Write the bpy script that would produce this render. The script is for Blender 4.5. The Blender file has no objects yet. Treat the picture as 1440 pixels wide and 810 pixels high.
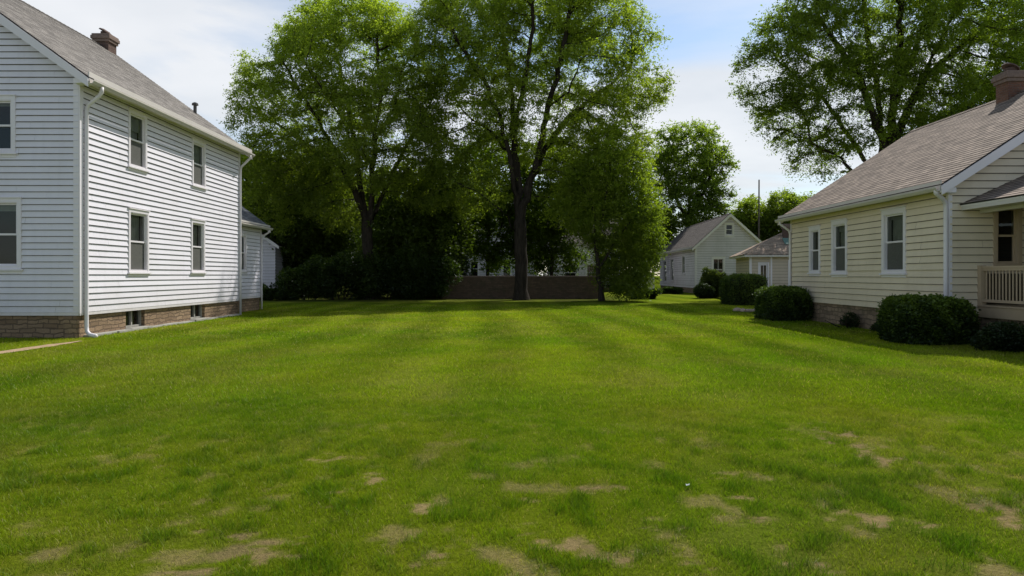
import bpy, bmesh, math, random
import numpy as np
from mathutils import Vector, kdtree, noise as mnoise

random.seed(7)
rng = np.random.default_rng(11)
SC = bpy.context.scene
COL = SC.collection
EYE = 1.5
HOR = 387.0
FPX = 1000.0
V = Vector


def at(px, py, d):
    """world point for a photograph position at an estimated distance d"""
    return V(((px - 720) * d / FPX, d, EYE + (HOR - py) * d / FPX))


# ------------------------------------------------------------------ materials
def new_mat(name):
    m = bpy.data.materials.new(name)
    m.use_nodes = True
    nt = m.node_tree
    nt.nodes.clear()
    return m, nt


def nd(nt, typ, inputs=None, **props):
    n = nt.nodes.new(typ)
    for k, v in props.items():
        setattr(n, k, v)
    if inputs:
        for k, v in inputs.items():
            if isinstance(v, bpy.types.NodeSocket):
                nt.links.new(v, n.inputs[k])
            else:
                n.inputs[k].default_value = v
    return n


def mixc(nt, fac, a, b, blend='MIX'):
    n = nt.nodes.new('ShaderNodeMix')
    n.data_type = 'RGBA'
    n.blend_type = blend
    for idx, v in ((0, fac), (6, a), (7, b)):
        if isinstance(v, bpy.types.NodeSocket):
            nt.links.new(v, n.inputs[idx])
        elif idx == 0:
            n.inputs[idx].default_value = v
        else:
            n.inputs[idx].default_value = (*v[:3], 1)
    return n.outputs[2]


def ramp(nt, fac, stops):
    n = nt.nodes.new('ShaderNodeValToRGB')
    nt.links.new(fac, n.inputs[0])
    e = n.color_ramp.elements
    while len(e) < len(stops):
        e.new(0.5)
    for i, (p, c) in enumerate(stops):
        e[i].position = p
        e[i].color = (c, c, c, 1) if isinstance(c, (int, float)) else (*c, 1)
    return n.outputs[0]


def noise_tex(nt, scale, vec=None, detail=4, rough=0.55):
    n = nd(nt, 'ShaderNodeTexNoise', {'Scale': scale, 'Detail': detail, 'Roughness': rough})
    if vec is not None:
        nt.links.new(vec, n.inputs['Vector'])
    return n.outputs['Fac']


def mapped(nt, out, scale):
    n = nd(nt, 'ShaderNodeMapping', {'Scale': scale})
    nt.links.new(out, n.inputs['Vector'])
    return n.outputs[0]


def finish(nt, color, rough=0.6, bump=None, bstr=0.3, bdist=0.01, spec=0.3, metallic=0.0):
    p = nd(nt, 'ShaderNodeBsdfPrincipled', {'Roughness': rough, 'Metallic': metallic, 'Specular IOR Level': spec})
    if isinstance(color, bpy.types.NodeSocket):
        nt.links.new(color, p.inputs['Base Color'])
    else:
        p.inputs['Base Color'].default_value = (*color, 1)
    if bump is not None:
        b = nd(nt, 'ShaderNodeBump', {'Height': bump, 'Strength': bstr, 'Distance': bdist})
        nt.links.new(b.outputs[0], p.inputs['Normal'])
    o = nd(nt, 'ShaderNodeOutputMaterial')
    nt.links.new(p.outputs[0], o.inputs[0])


def paint(name, col, dirt=0.12, streak=0.12, rough=0.5, dirtcol=None):
    """weathered house paint; uv in metres"""
    m, nt = new_mat(name)
    uv = nd(nt, 'ShaderNodeTexCoord').outputs['UV']
    big = noise_tex(nt, 0.7, uv, 5, 0.6)
    st = noise_tex(nt, 1.0, mapped(nt, uv, (5.0, 0.35, 1)), 4, 0.6)
    fine = noise_tex(nt, 40, uv, 3)
    dc = dirtcol or tuple(c * 0.62 for c in col)
    c = mixc(nt, ramp(nt, big, ((0.42, 0.0), (0.75, dirt * 2))), col, dc)
    c = mixc(nt, ramp(nt, st, ((0.5, 0.0), (0.8, streak * 2))), c, tuple(x * 0.7 for x in col))
    c = mixc(nt, ramp(nt, fine, ((0.3, 0.05), (0.7, 0.0))), c, tuple(x * 0.5 for x in col))
    sv = nd(nt, 'ShaderNodeSeparateXYZ')
    nt.links.new(uv, sv.inputs[0])
    low = ramp(nt, nd(nt, 'ShaderNodeMath', {0: sv.outputs['Y'], 1: 0.5}, operation='MULTIPLY').outputs[0], ((0.28, 0.55), (0.62, 0.0)))
    spl = nd(nt, 'ShaderNodeMath', {0: low, 1: noise_tex(nt, 3.0, mapped(nt, uv, (1.5, .8, 1)), 5, .7)}, operation='MULTIPLY')
    c = mixc(nt, spl.outputs[0], c, tuple(x * y for x, y in zip(col, (.55, .52, .42))))
    finish(nt, c, rough, fine, 0.08, 0.004)
    return m


def shingles(name, col, tab=(0.32, 0.14), var=0.35, stain=0.3):
    m, nt = new_mat(name)
    uv = nd(nt, 'ShaderNodeTexCoord').outputs['UV']
    br = nd(nt, 'ShaderNodeTexBrick', {'Scale': 1.0, 'Mortar Size': 0.006, 'Brick Width': tab[0], 'Row Height': tab[1],
                                       'Color1': (0.0, 0, 0, 1), 'Color2': (1, 1, 1, 1), 'Mortar': (0, 0, 0, 1), 'Bias': 0.0})
    br.offset = 0.5
    nt.links.new(uv, br.inputs['Vector'])
    sp = nd(nt, 'ShaderNodeSeparateColor')
    nt.links.new(br.outputs['Color'], sp.inputs[0])
    big = noise_tex(nt, 0.45, uv, 5, 0.65)
    st = noise_tex(nt, 1.0, mapped(nt, uv, (1.6, 0.22, 1)), 4)
    fine = noise_tex(nt, 90, uv, 3, 0.7)
    lo = tuple(c * (1 - var) for c in col)
    hi = tuple(min(1, c * (1 + var)) for c in col)
    c = mixc(nt, sp.outputs[0], lo, hi)
    c = mixc(nt, ramp(nt, fine, ((0.25, 0.45), (0.65, 0.0))), c, tuple(x * 0.4 for x in col))
    c = mixc(nt, ramp(nt, big, ((0.45, 0.0), (0.75, stain))), c, tuple(x * 0.55 for x in col))
    c = mixc(nt, ramp(nt, st, ((0.5, 0.0), (0.8, stain))), c, tuple(min(1, x * 1.25) for x in col))
    c = mixc(nt, br.outputs['Fac'], c, tuple(x * 0.35 for x in col))
    finish(nt, c, 0.9, fine, 0.4, 0.006, 0.2)
    return m


def masonry(name, c1, c2, mortar, bw, bh, ms=0.012, moss=0.0):
    m, nt = new_mat(name)
    uv = nd(nt, 'ShaderNodeTexCoord').outputs['UV']
    dist = nd(nt, 'ShaderNodeTexNoise', {'Scale': 4.0, 'Detail': 3})
    nt.links.new(uv, dist.inputs['Vector'])
    off = nd(nt, 'ShaderNodeVectorMath', {1: (0.5, 0.5, 0.5)}, operation='SUBTRACT')
    nt.links.new(dist.outputs['Color'], off.inputs[0])
    sc = nd(nt, 'ShaderNodeVectorMath', operation='SCALE')
    nt.links.new(off.outputs[0], sc.inputs[0])
    sc.inputs['Scale'].default_value = bh * 1.35
    ad = nd(nt, 'ShaderNodeVectorMath', operation='ADD')
    nt.links.new(uv, ad.inputs[0])
    nt.links.new(sc.outputs[0], ad.inputs[1])
    br = nd(nt, 'ShaderNodeTexBrick', {'Scale': 1.0, 'Mortar Size': ms, 'Mortar Smooth': 0.3, 'Brick Width': bw, 'Row Height': bh,
                                       'Color1': (*c1, 1), 'Color2': (*c2, 1), 'Mortar': (*mortar, 1)})
    br.squash = 0.7
    br.squash_frequency = 3
    nt.links.new(ad.outputs[0], br.inputs['Vector'])
    big = noise_tex(nt, 1.3, uv, 5, 0.65)
    fine = noise_tex(nt, 35, uv, 4, 0.65)
    c = mixc(nt, ramp(nt, big, ((0.35, 0.0), (0.75, 0.6))), br.outputs['Color'], tuple(x * 0.5 for x in c1))
    c = mixc(nt, ramp(nt, fine, ((0.3, 0.5), (0.65, 0.0))), c, tuple(x * 0.35 for x in c1))
    if moss:
        c = mixc(nt, ramp(nt, noise_tex(nt, 2.6, uv, 5), ((0.5, 0.0), (0.7, moss))), c, (0.05, 0.065, 0.03))
    h = nd(nt, 'ShaderNodeMath', {0: br.outputs['Fac'], 1: -1.0}, operation='MULTIPLY')
    h2 = nd(nt, 'ShaderNodeMath', {0: h.outputs[0], 1: fine}, operation='ADD')
    finish(nt, c, 0.9, h2.outputs[0], 0.8, 0.025, 0.2)
    return m


def plain(name, col, rough=0.6, nscale=12, var=0.25, bstr=0.15, metallic=0.0, spec=0.3):
    m, nt = new_mat(name)
    oc = nd(nt, 'ShaderNodeTexCoord').outputs['Object']
    n1 = noise_tex(nt, nscale, oc, 5, 0.6)
    n2 = noise_tex(nt, nscale * 0.13, oc, 4, 0.6)
    c = mixc(nt, ramp(nt, n1, ((0.3, 0.0), (0.75, 1.0))), tuple(x * (1 - var) for x in col), tuple(min(1, x * (1 + var)) for x in col))
    c = mixc(nt, ramp(nt, n2, ((0.45, 0.0), (0.75, var))), c, tuple(x * 0.6 for x in col))
    finish(nt, c, rough, n1, bstr, 0.01, spec, metallic)
    return m


def bark(name, col):
    m, nt = new_mat(name)
    oc = nd(nt, 'ShaderNodeTexCoord').outputs['Object']
    n1 = noise_tex(nt, 1.0, mapped(nt, oc, (9, 9, 1.6)), 6, 0.65)
    c = mixc(nt, ramp(nt, n1, ((0.35, 0.0), (0.7, 1.0))), tuple(x * 0.5 for x in col), tuple(x * 1.5 for x in col))
    finish(nt, c, 0.95, n1, 0.9, 0.05, 0.1)
    return m


def leafmat(name, transl=0.42, tint=(1, 1, 1), gloss=0.06):
    m, nt = new_mat(name)
    a = nd(nt, 'ShaderNodeAttribute', attribute_name='Col').outputs['Color']
    c = mixc(nt, 1.0, a, tint, 'MULTIPLY')
    t = mixc(nt, 1.0, c, (1.22, 1.38, 0.5), 'MULTIPLY')
    d = nd(nt, 'ShaderNodeBsdfDiffuse', {'Color': c})
    tr = nd(nt, 'ShaderNodeBsdfTranslucent', {'Color': t})
    g = nd(nt, 'ShaderNodeBsdfGlossy', {'Color': (0.9, 0.95, 1, 1), 'Roughness': 0.45})
    mx = nd(nt, 'ShaderNodeMixShader', {0: transl, 1: d.outputs[0], 2: tr.outputs[0]})
    mg = nd(nt, 'ShaderNodeMixShader', {0: gloss, 1: mx.outputs[0], 2: g.outputs[0]})
    o = nd(nt, 'ShaderNodeOutputMaterial')
    nt.links.new(mg.outputs[0], o.inputs[0])
    return m


def glass_mat():
    m, nt = new_mat('window_glass')
    fr = nd(nt, 'ShaderNodeFresnel', {'IOR': 1.5})
    k = nd(nt, 'ShaderNodeMath', {0: fr.outputs[0], 1: 0.8}, operation='MULTIPLY')
    k.use_clamp = True
    oc = nd(nt, 'ShaderNodeTexCoord').outputs['Object']
    b = nd(nt, 'ShaderNodeBump', {'Height': noise_tex(nt, 1.4, oc, 2), 'Strength': 0.05, 'Distance': 0.05})
    t = nd(nt, 'ShaderNodeBsdfTransparent', {'Color': (0.62, 0.66, 0.64, 1)})
    g = nd(nt, 'ShaderNodeBsdfGlossy', {'Color': (0.9, 0.95, 0.97, 1), 'Roughness': 0.02})
    nt.links.new(b.outputs[0], g.inputs['Normal'])
    df = nd(nt, 'ShaderNodeBsdfDiffuse', {'Color': (0.35, 0.34, 0.3, 1)})
    md = nd(nt, 'ShaderNodeMixShader', {0: 0.025, 1: t.outputs[0], 2: df.outputs[0]})
    mx = nd(nt, 'ShaderNodeMixShader', {0: k.outputs[0], 1: md.outputs[0], 2: g.outputs[0]})
    o = nd(nt, 'ShaderNodeOutputMaterial')
    nt.links.new(mx.outputs[0], o.inputs[0])
    return m


M = {}
M['white'] = paint('white_siding_paint', (0.77, 0.745, 0.80), 0.12, 0.13, 0.5, (0.55, 0.53, 0.5))
M['white_trim'] = paint('white_trim_paint', (0.79, 0.75, 0.775), 0.08, 0.06, 0.42)
M['aged_white'] = paint('aged_white_paint', (0.72, 0.675, 0.725), 0.2, 0.2, 0.55, (0.4, 0.39, 0.35))
M['cream'] = paint('cream_siding_paint', (0.77, 0.665, 0.50), 0.15, 0.15, 0.5, (0.40, 0.33, 0.22))
M['greige'] = paint('grey_beige_siding_paint', (0.58, 0.49, 0.38), 0.15, 0.12, 0.55)
M['rail_paint'] = paint('tan_porch_paint', (0.50, 0.39, 0.265), 0.2, 0.1, 0.55)
M['gutter'] = paint('gutter_enamel', (0.64, 0.60, 0.555), 0.12, 0.12, 0.35)
M['roof_grey'] = shingles('grey_shingles', (0.34, 0.312, 0.282))
M['roof_slate'] = shingles('slate_grey_shingles', (0.15, 0.16, 0.17))
M['roof_brown'] = shingles('brown_shingles', (0.300, 0.238, 0.190))
M['roof_dark'] = shingles('dark_stained_shingles', (0.135, 0.115, 0.10), stain=0.6)
M['roof_pink'] = shingles('faded_brown_shingles', (0.46, 0.345, 0.26))
M['edge'] = plain('roof_drip_edge', (0.035, 0.032, 0.03), 0.7)
M['stone'] = masonry('foundation_stone', (0.43, 0.30, 0.19), (0.24, 0.16, 0.10), (0.13, 0.095, 0.07), 0.36, 0.11, 0.014)
M['stone_dim'] = masonry('weathered_foundation_stone', (0.42, 0.31, 0.21), (0.23, 0.165, 0.11), (0.13, 0.10, 0.075), 0.36, 0.13, 0.015, 0.45)
M['brick'] = masonry('chimney_brick', (0.26, 0.13, 0.09), (0.17, 0.085, 0.06), (0.22, 0.19, 0.16), 0.21, 0.07, 0.008)
M['brown_brick'] = masonry('brown_garden_brick', (0.185, 0.125, 0.085), (0.12, 0.082, 0.058), (0.10, 0.08, 0.06), 0.3, 0.11, 0.008, 0.35)
M['old_brick'] = masonry('old_chimney_brick', (0.21, 0.135, 0.11), (0.14, 0.09, 0.075), (0.17, 0.14, 0.12), 0.21, 0.07, 0.008)
M['cap'] = plain('chimney_cap_stone', (0.20, 0.145, 0.12), 0.85, 14)
M['clay'] = plain('clay_flue', (0.11, 0.07, 0.055), 0.8, 14)
M['glass'] = glass_mat()
M['lap_shade'] = plain('painted_lap_shade', (0.21, 0.19, 0.165), 0.9, 5, .5)  # dark colour standing for the shade under siding laps
M['dark'] = plain('room_darkness', (0.018, 0.018, 0.017), 0.9)
M['blind'] = plain('window_shade_cloth', (0.42, 0.42, 0.37), 0.85, 5, 0.15)
M['curtain'] = plain('sheer_curtain_cloth', (0.40, 0.40, 0.35), 0.85, 5, 0.2)
M['screen'] = plain('insect_screen_mesh', (0.10, 0.10, 0.09), 0.8, 30, 0.2)
M['concrete'] = plain('concrete', (0.34, 0.33, 0.29), 0.9, 6)
M['path'] = plain('worn_path_paving', (0.40, 0.28, 0.17), 0.95, 9)
M['pole_wood'] = bark('pole_timber', (0.11, 0.095, 0.08))
M['metal'] = plain('dull_vent_metal', (0.09, 0.085, 0.08), 0.5, 8, 0.2, 0.1, 0.3)
M['verdigris'] = plain('green_copper_flashing', (0.16, 0.27, 0.23), 0.6, 8)
M['bark'] = bark('tree_bark', (0.036, 0.029, 0.022))
M['leaf'] = leafmat('tree_leaf', 0.62, (1, 1, 1), 0.015)
M['leaf_dense'] = leafmat('dense_leaf', 0.42, (1, 1, 1), 0.015)
M['hedge'] = leafmat('hedge_leaf', 0.22, (1, 1, 1), 0.02)
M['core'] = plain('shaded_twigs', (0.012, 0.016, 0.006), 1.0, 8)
M['pebble'] = plain('pale_pink_stone', (0.42, 0.33, 0.27), 0.9, 20)
M['paper'] = plain('white_paper', (0.8, 0.8, 0.8), 0.8)


# ------------------------------------------------------------------ mesh builder
class Frame:
    """wall coordinates: u along, v up, n outward"""
    def __init__(s, O, U, N, W=(0, 0, 1)):
        s.O, s.U, s.N, s.W = V(O), V(U).normalized(), V(N).normalized(), V(W).normalized()

    def p(s, u, v, n=0.0):
        return s.O + s.U * u + s.W * v + s.N * n


class MB:
    def __init__(s):
        s.v, s.f, s.uv, s.mi = [], [], [], []
        s.cur = 0

    def face(s, pts, uvs=None):
        i = len(s.v)
        s.v.extend([tuple(p) for p in pts])
        s.f.append(tuple(range(i, i + len(pts))))
        if uvs is None:
            a, b, c = V(pts[0]), V(pts[1]), V(pts[-1])
            nrm = (b - a).cross(c - a)
            ax = max(range(3), key=lambda k: abs(nrm[k]))
            o = {0: (1, 2), 1: (0, 2), 2: (0, 1)}[ax]
            uvs = [(p[o[0]], p[o[1]]) for p in pts]
        s.uv.append(uvs)
        s.mi.append(s.cur)

    def solid(s, F, u0, u1, v0, v1, n0, n1):
        P = lambda u, v, n: F.p(u, v, n)
        r = [((u0, v0, n1), (u1, v0, n1), (u1, v1, n1), (u0, v1, n1)),
             ((u1, v0, n0), (u0, v0, n0), (u0, v1, n0), (u1, v1, n0)),
             ((u0, v0, n0), (u0, v0, n1), (u0, v1, n1), (u0, v1, n0)),
             ((u1, v0, n1), (u1, v0, n0), (u1, v1, n0), (u1, v1, n1)),
             ((u0, v1, n1), (u1, v1, n1), (u1, v1, n0), (u0, v1, n0)),
             ((u0, v0, n0), (u1, v0, n0), (u1, v0, n1), (u0, v0, n1))]
        for k, q in enumerate(r):
            if k < 2:
                uv = [(c[0], c[1]) for c in q]
            elif k < 4:
                uv = [(c[2] + u0, c[1]) for c in q]
            else:
                uv = [(c[0], c[2] + v0) for c in q]
            s.face([P(*c) for c in q], uv)

    def box(s, x0, x1, y0, y1, z0, z1):
        s.solid(Frame((0, 0, 0), (1, 0, 0), (0, -1, 0)), x0, x1, z0, z1, -y1, -y0)

    def prism(s, poly, off):
        off = V(off)
        a = [V(p) for p in poly]
        b = [p + off for p in a]
        s.face(a)
        s.face(b[::-1])
        for i in range(len(a)):
            j = (i + 1) % len(a)
            s.face([a[j], a[i], b[i], b[j]])

    def sweep(s, path, radii, sides=8, cap=True, squash=1.0):
        path = [V(p) for p in path]
        if not isinstance(radii, (list, tuple)):
            radii = [radii] * len(path)
        rings = []
        ref = None
        L = 0
        for i, p in enumerate(path):
            d = (path[min(i + 1, len(path) - 1)] - path[max(i - 1, 0)]).normalized()
            if ref is None:
                ref = d.orthogonal().normalized()
            ref = (ref - d * ref.dot(d)).normalized()
            w = d.cross(ref)
            if i:
                L += (p - path[i - 1]).length
            rings.append(([p + (ref * math.cos(t) + w * math.sin(t) * squash) * radii[i]
                           for t in [math.tau * k / sides for k in range(sides)]], L))
        for (r0, l0), (r1, l1) in zip(rings, rings[1:]):
            for k in range(sides):
                j = (k + 1) % sides
                s.face([r0[k], r0[j], r1[j], r1[k]], [(k * .05, l0), (k * .05 + .05, l0), (k * .05 + .05, l1), (k * .05, l1)])
        if cap:
            s.face(rings[0][0][::-1])
            s.face(rings[-1][0])

    def build(s, name, mats, parent=None, smooth=False, bevel=0.0, weld=True):
        me = bpy.data.meshes.new(name)
        me.from_pydata(s.v, [], s.f)
        ul = me.uv_layers.new(name='UVMap')
        flat = [c for f in s.uv for p in f for c in p]
        ul.data.foreach_set('uv', flat)
        me.polygons.foreach_set('material_index', s.mi)
        if weld:
            bm = bmesh.new()
            bm.from_mesh(me)
            bmesh.ops.remove_doubles(bm, verts=bm.verts, dist=1e-5)
            bmesh.ops.recalc_face_normals(bm, faces=bm.faces)
            bm.to_mesh(me)
            bm.free()
        if smooth:
            me.polygons.foreach_set('use_smooth', [True] * len(me.polygons))
        for m in (mats if isinstance(mats, (list, tuple)) else [mats]):
            me.materials.append(m)
        o = bpy.data.objects.new(name, me)
        COL.objects.link(o)
        o.parent = parent
        if bevel:
            b = o.modifiers.new('bevel', 'BEVEL')
            b.width = bevel
            b.segments = 2
            b.limit_method = 'ANGLE'
        return o


def thing(name, label, cat, loc=(0, 0, 0), rz=0.0, group=None):
    o = bpy.data.objects.new(name, None)
    COL.objects.link(o)
    o.location = loc
    o.rotation_euler = (0, 0, rz)
    tag(o, label, cat, group)
    return o


def build_each(mb, name, mat, parent):
    for k in range(0, len(mb.f), 6):
        b = MB()
        for f, uv in zip(mb.f[k:k + 6], mb.uv[k:k + 6]):
            b.face([mb.v[i] for i in f], uv)
        b.build(name, mat, parent)


def tag(o, label=None, cat=None, group=None, kind=None):
    for k, v in (('label', label), ('category', cat), ('group', group), ('kind', kind)):
        if v:
            o[k] = v
    return o


def courses(mb, F, span, v0, v1, exp, holes=(), lip=0.016, base=0.003, jit=0.0012, under=1, joint=3.4):
    """lapped boards or shingle courses: every course a tilted strip with its own butt edge"""
    v = v0
    while v < v1 - 1e-4:
        va, vb = v, min(v + exp, v1)
        jn = random.uniform(-jit, jit)
        js = []
        if joint:
            L0, L1 = span(v)
            x_ = L0 + random.uniform(.4, joint)
            while x_ < L1 - .3:
                js.append(x_)
                x_ += random.uniform(.75, 1.1) * joint
        cuts = {va, vb}
        for h in holes:
            for e in (h[2], h[3]):
                if va + 1e-4 < e < vb - 1e-4:
                    cuts.add(e)
        cuts = sorted(cuts)
        for a, b in zip(cuts, cuts[1:]):
            mid = (a + b) / 2
            sa, sb = span(a), span(b)
            if sa[1] - sa[0] < 0.01:
                continue
            segs = [(sa[0], sa[1], sb[0], sb[1])]
            for h in holes:
                if h[2] < mid < h[3]:
                    nx = []
                    for q in segs:
                        if h[0] > q[0] + 1e-4 and h[0] < q[1]:
                            nx.append((q[0], h[0], q[2], h[0]))
                        if h[1] < q[1] - 1e-4 and h[1] > q[0]:
                            nx.append((h[1], q[1], h[1], q[3]))
                        if h[1] <= q[0] or h[0] >= q[1]:
                            nx.append(q)
                    segs = nx
            for x_ in js:
                nx = []
                for q in segs:
                    if q[0] + .05 < x_ < q[1] - .05 and q[2] + .05 < x_ < q[3] - .05:
                        nx += [(q[0], x_ - .0015, q[2], x_ - .0015), (x_ + .0015, q[1], x_ + .0015, q[3])]
                    else:
                        nx.append(q)
                segs = nx
            na = base + lip * (1 - (a - va) / exp) + jn
            nb = base + lip * (1 - (b - va) / exp) + jn
            for (ua, ub, uc, ud) in segs:
                if ub - ua < 0.005:
                    continue
                if joint and a == va:
                    na = base + lip * (1 - (a - va) / exp) + jn + random.uniform(-.002, .002)
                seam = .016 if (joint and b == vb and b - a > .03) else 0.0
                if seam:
                    # shade line painted into the seam just under the lap above
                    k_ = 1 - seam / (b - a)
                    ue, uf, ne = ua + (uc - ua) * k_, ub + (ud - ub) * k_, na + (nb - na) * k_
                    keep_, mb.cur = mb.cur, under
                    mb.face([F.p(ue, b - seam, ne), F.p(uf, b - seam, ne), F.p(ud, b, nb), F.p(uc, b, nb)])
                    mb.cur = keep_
                    mb.face([F.p(ua, a, na), F.p(ub, a, na), F.p(uf, b - seam, ne), F.p(ue, b - seam, ne)],
                            [(ua, a + .002), (ub, a + .002), (uf, b - seam), (ue, b - seam)])
                else:
                    mb.face([F.p(ua, a, na), F.p(ub, a, na), F.p(ud, b, nb), F.p(uc, b, nb)],
                            [(ua, a + .002), (ub, a + .002), (ud, b - .002), (uc, b - .002)])
                if a == va:
                    keep_, mb.cur = mb.cur, under
                    mb.face([F.p(ub, a, na), F.p(ua, a, na), F.p(ua, a, -0.002), F.p(ub, a, -0.002)],
                            [(ub, a), (ua, a), (ua, a - .01), (ub, a - .01)])
                    mb.cur = keep_
        v = vb


def rect(L):
    return lambda v: (0.0, L)


def window(parent, F, u0, u1, v0, v1, trim, c=0.09, blind=0.0, muntin=None, lower='dark', label=None, curtain=False, single=False):
    """double hung window; u0..v1 is the outside of the casing. Returns the hole in the siding."""
    mb = MB()
    n1 = 0.045
    mb.solid(F, u0, u0 + c, v0, v1, 0.0, n1)
    mb.solid(F, u1 - c, u1, v0, v1, 0.0, n1)
    mb.solid(F, u0 + c, u1 - c, v1 - c * 1.1, v1, 0.0, n1)
    mb.solid(F, u0 + c, u1 - c, v0, v0 + c * .6, 0.0, n1 - .004)
    mb.solid(F, u0 - .02, u1 + .02, v1 + .001, v1 + .03, 0.0, n1 + .025)
    j = .022
    a0, a1, b0, b1 = u0 + c, u1 - c, v0 + c * .6, v1 - c * 1.1
    mb.solid(F, a0 + .001, a0 + j, b0 + .001, b1 - .001, -.16, .034)
    mb.solid(F, a1 - j, a1 - .001, b0 + .001, b1 - .001, -.16, .034)
    mb.solid(F, a0 + j, a1 - j, b1 - j, b1 - .001, -.16, .034)
    mb.solid(F, a0 + j, a1 - j, b0 + .001, b0 + j, -.16, .034)
    mb.cur = 1   # dark room behind
    P = F.p
    for q in (((a0, b0), (a1, b0)), ((a1, b0), (a1, b1)), ((a1, b1), (a0, b1)), ((a0, b1), (a0, b0))):
        mb.face([P(q[0][0], q[0][1], -.161), P(q[1][0], q[1][1], -.161), P(q[1][0], q[1][1], -.6), P(q[0][0], q[0][1], -.6)])
    mb.face([P(a0, b0, -.6), P(a1, b0, -.6), P(a1, b1, -.6), P(a0, b1, -.6)])
    w = mb.build('window', [trim, M['dark']], parent, weld=False)
    if label:
        w['label'] = label
    sl = MB()
    sl.solid(F, u0 - .05, u1 + .05, v0 - .045, v0 - .001, 0.0, .085)
    sl.solid(F, u0 - .01, u1 + .01, v0 - .11, v0 - .046, 0.0, .04)
    sl.build('sill', trim, w, bevel=.005)
    a0 += j + .001
    a1 -= j + .001
    b0 += j + .001
    b1 -= j + .001
    mid = (b0 + b1) / 2
    st = .042
    sashes = [(mid - .018, b1, -.05, -.014), (b0, mid + .018, -.09, -.053)]
    if single:
        sashes = [(b0, b1, -.06, -.02)]
    for k, (q0, q1, m0, m1) in enumerate(sashes):
        sm = MB()
        sm.solid(F, a0, a0 + st, q0, q1, m0, m1)
        sm.solid(F, a1 - st, a1, q0, q1, m0, m1)
        sm.solid(F, a0 + st, a1 - st, q1 - st * .9, q1, m0, m1 - .002)
        sm.solid(F, a0 + st, a1 - st, q0, q0 + st * 1.1, m0, m1 - .002)
        if muntin:
            nx, nz = muntin
            for i in range(1, nx):
                uu = a0 + st + (a1 - a0 - 2 * st) * i / nx
                sm.solid(F, uu - .014, uu + .014, q0 + st * 1.1, q1 - st * .9, m0 + .004, m1 - .004)
            for i in range(1, nz):
                vv = q0 + (q1 - q0) * i / nz
                sm.solid(F, a0 + st, a1 - st, vv - .013, vv + .013, m0 + .006, m1 - .006)
        sm.build('sash', trim, w)
        pn = MB()
        z = (m0 + m1) / 2
        qd = [P(a0 + st * .8, q0 + .02, z), P(a1 - st * .8, q0 + .02, z), P(a1 - st * .8, q1 - .02, z), P(a0 + st * .8, q1 - .02, z)]
        pn.face(qd if F.U.cross(F.W).dot(F.N) > 0 else qd[::-1])
        pn.build('pane', M['glass'], w, weld=False)
    if blind > 0:
        bl = MB()
        bl.solid(F, a0, a1, b1 - (b1 - b0) * blind, b1, -.135, -.13)
        bl.build('blind', M['blind'], w)
    if curtain:
        cu = MB()
        nn = 26
        for i in range(nn):
            ua, ub = a0 + (a1 - a0) * i / nn, a0 + (a1 - a0) * (i + 1) / nn
            ka, kb = .018 * math.sin(i * 1.9), .018 * math.sin((i + 1) * 1.9)
            cu.face([P(ua, b0, -.18 + ka), P(ub, b0, -.18 + kb), P(ub, b1, -.18 + kb), P(ua, b1, -.18 + ka)])
        cu.build('curtain', M['curtain'], w, smooth=True)
    if lower == 'screen' and not single:
        sn = MB()
        sn.solid(F, a0 + .01, a1 - .01, b0 + .01, mid - .03, -.045, -.043)
        sn.build('insect_screen', M['screen'], w)
    return (u0 + .03, u1 - .03, v0 + .03, v1 - .03)


def gutter(parent, F, L, v, n, u0=0.0):
    """K-profile gutter along a frame, its back at distance n from the wall"""
    prof = [(0, .10), (0, 0), (.07, 0), (.108, .06), (.108, .10), (.099, .10), (.097, .066), (.063, .012), (.01, .012), (.01, .10)]
    mb = MB()
    a = [F.p(u0, v + q[1], n + q[0]) for q in prof]
    b = [F.p(u0 + L, v + q[1], n + q[0]) for q in prof]
    k = len(prof)
    for i in range(k):
        j = (i + 1) % k
        mb.face([a[i], a[j], b[j], b[i]], [(0, prof[i][1]), (0, prof[j][1]), (L, prof[j][1]), (L, prof[i][1])])
    for q in (a, b):
        mb.face([q[0], q[1], q[8], q[9]])
        mb.face([q[1], q[2], q[7], q[8]])
        mb.face([q[2], q[3], q[6], q[7]])
        mb.face([q[3], q[4], q[5], q[6]])
    return mb.build('gutter', M['gutter'], parent)


def downspout(parent, pts, r=.045):
    mb = MB()
    mb.sweep(pts, r, 10)
    d = mb.build('downspout', M['white_trim'], parent, smooth=True)
    return d


def slope(parent, name, F, span, S, mat, thick=.10, lip=.011, under=None, exp=.14, rake=None, top=None):
    """roof slope with shingle courses, dark drip edge and a board underside"""
    mb = MB()
    courses(mb, F, span, 0.0, S, exp, (), lip * .75, .004, .001, joint=0)
    mb.cur = 1
    s0, s1 = span(0.0), span(S)
    ins = .004
    poly = [F.p(s0[0] + ins, .006, -.0025), F.p(s0[1] - ins, .006, -.0025), F.p(s1[1] - ins, S, -.0025), F.p(s1[0] + ins, S, -.0025)]
    if s1[1] - s1[0] < .02:
        poly = [poly[0], poly[1], F.p((s1[0] + s1[1]) / 2, S, -.0025)]
    mb.prism(poly, F.N * -.022)
    mb.cur = 2
    p2 = [q - F.N * .026 for q in poly]
    mb.prism(p2, F.N * -(thick - .026))
    return mb.build(name, [mat, M['edge'], under or M['white_trim']], parent)


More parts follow.
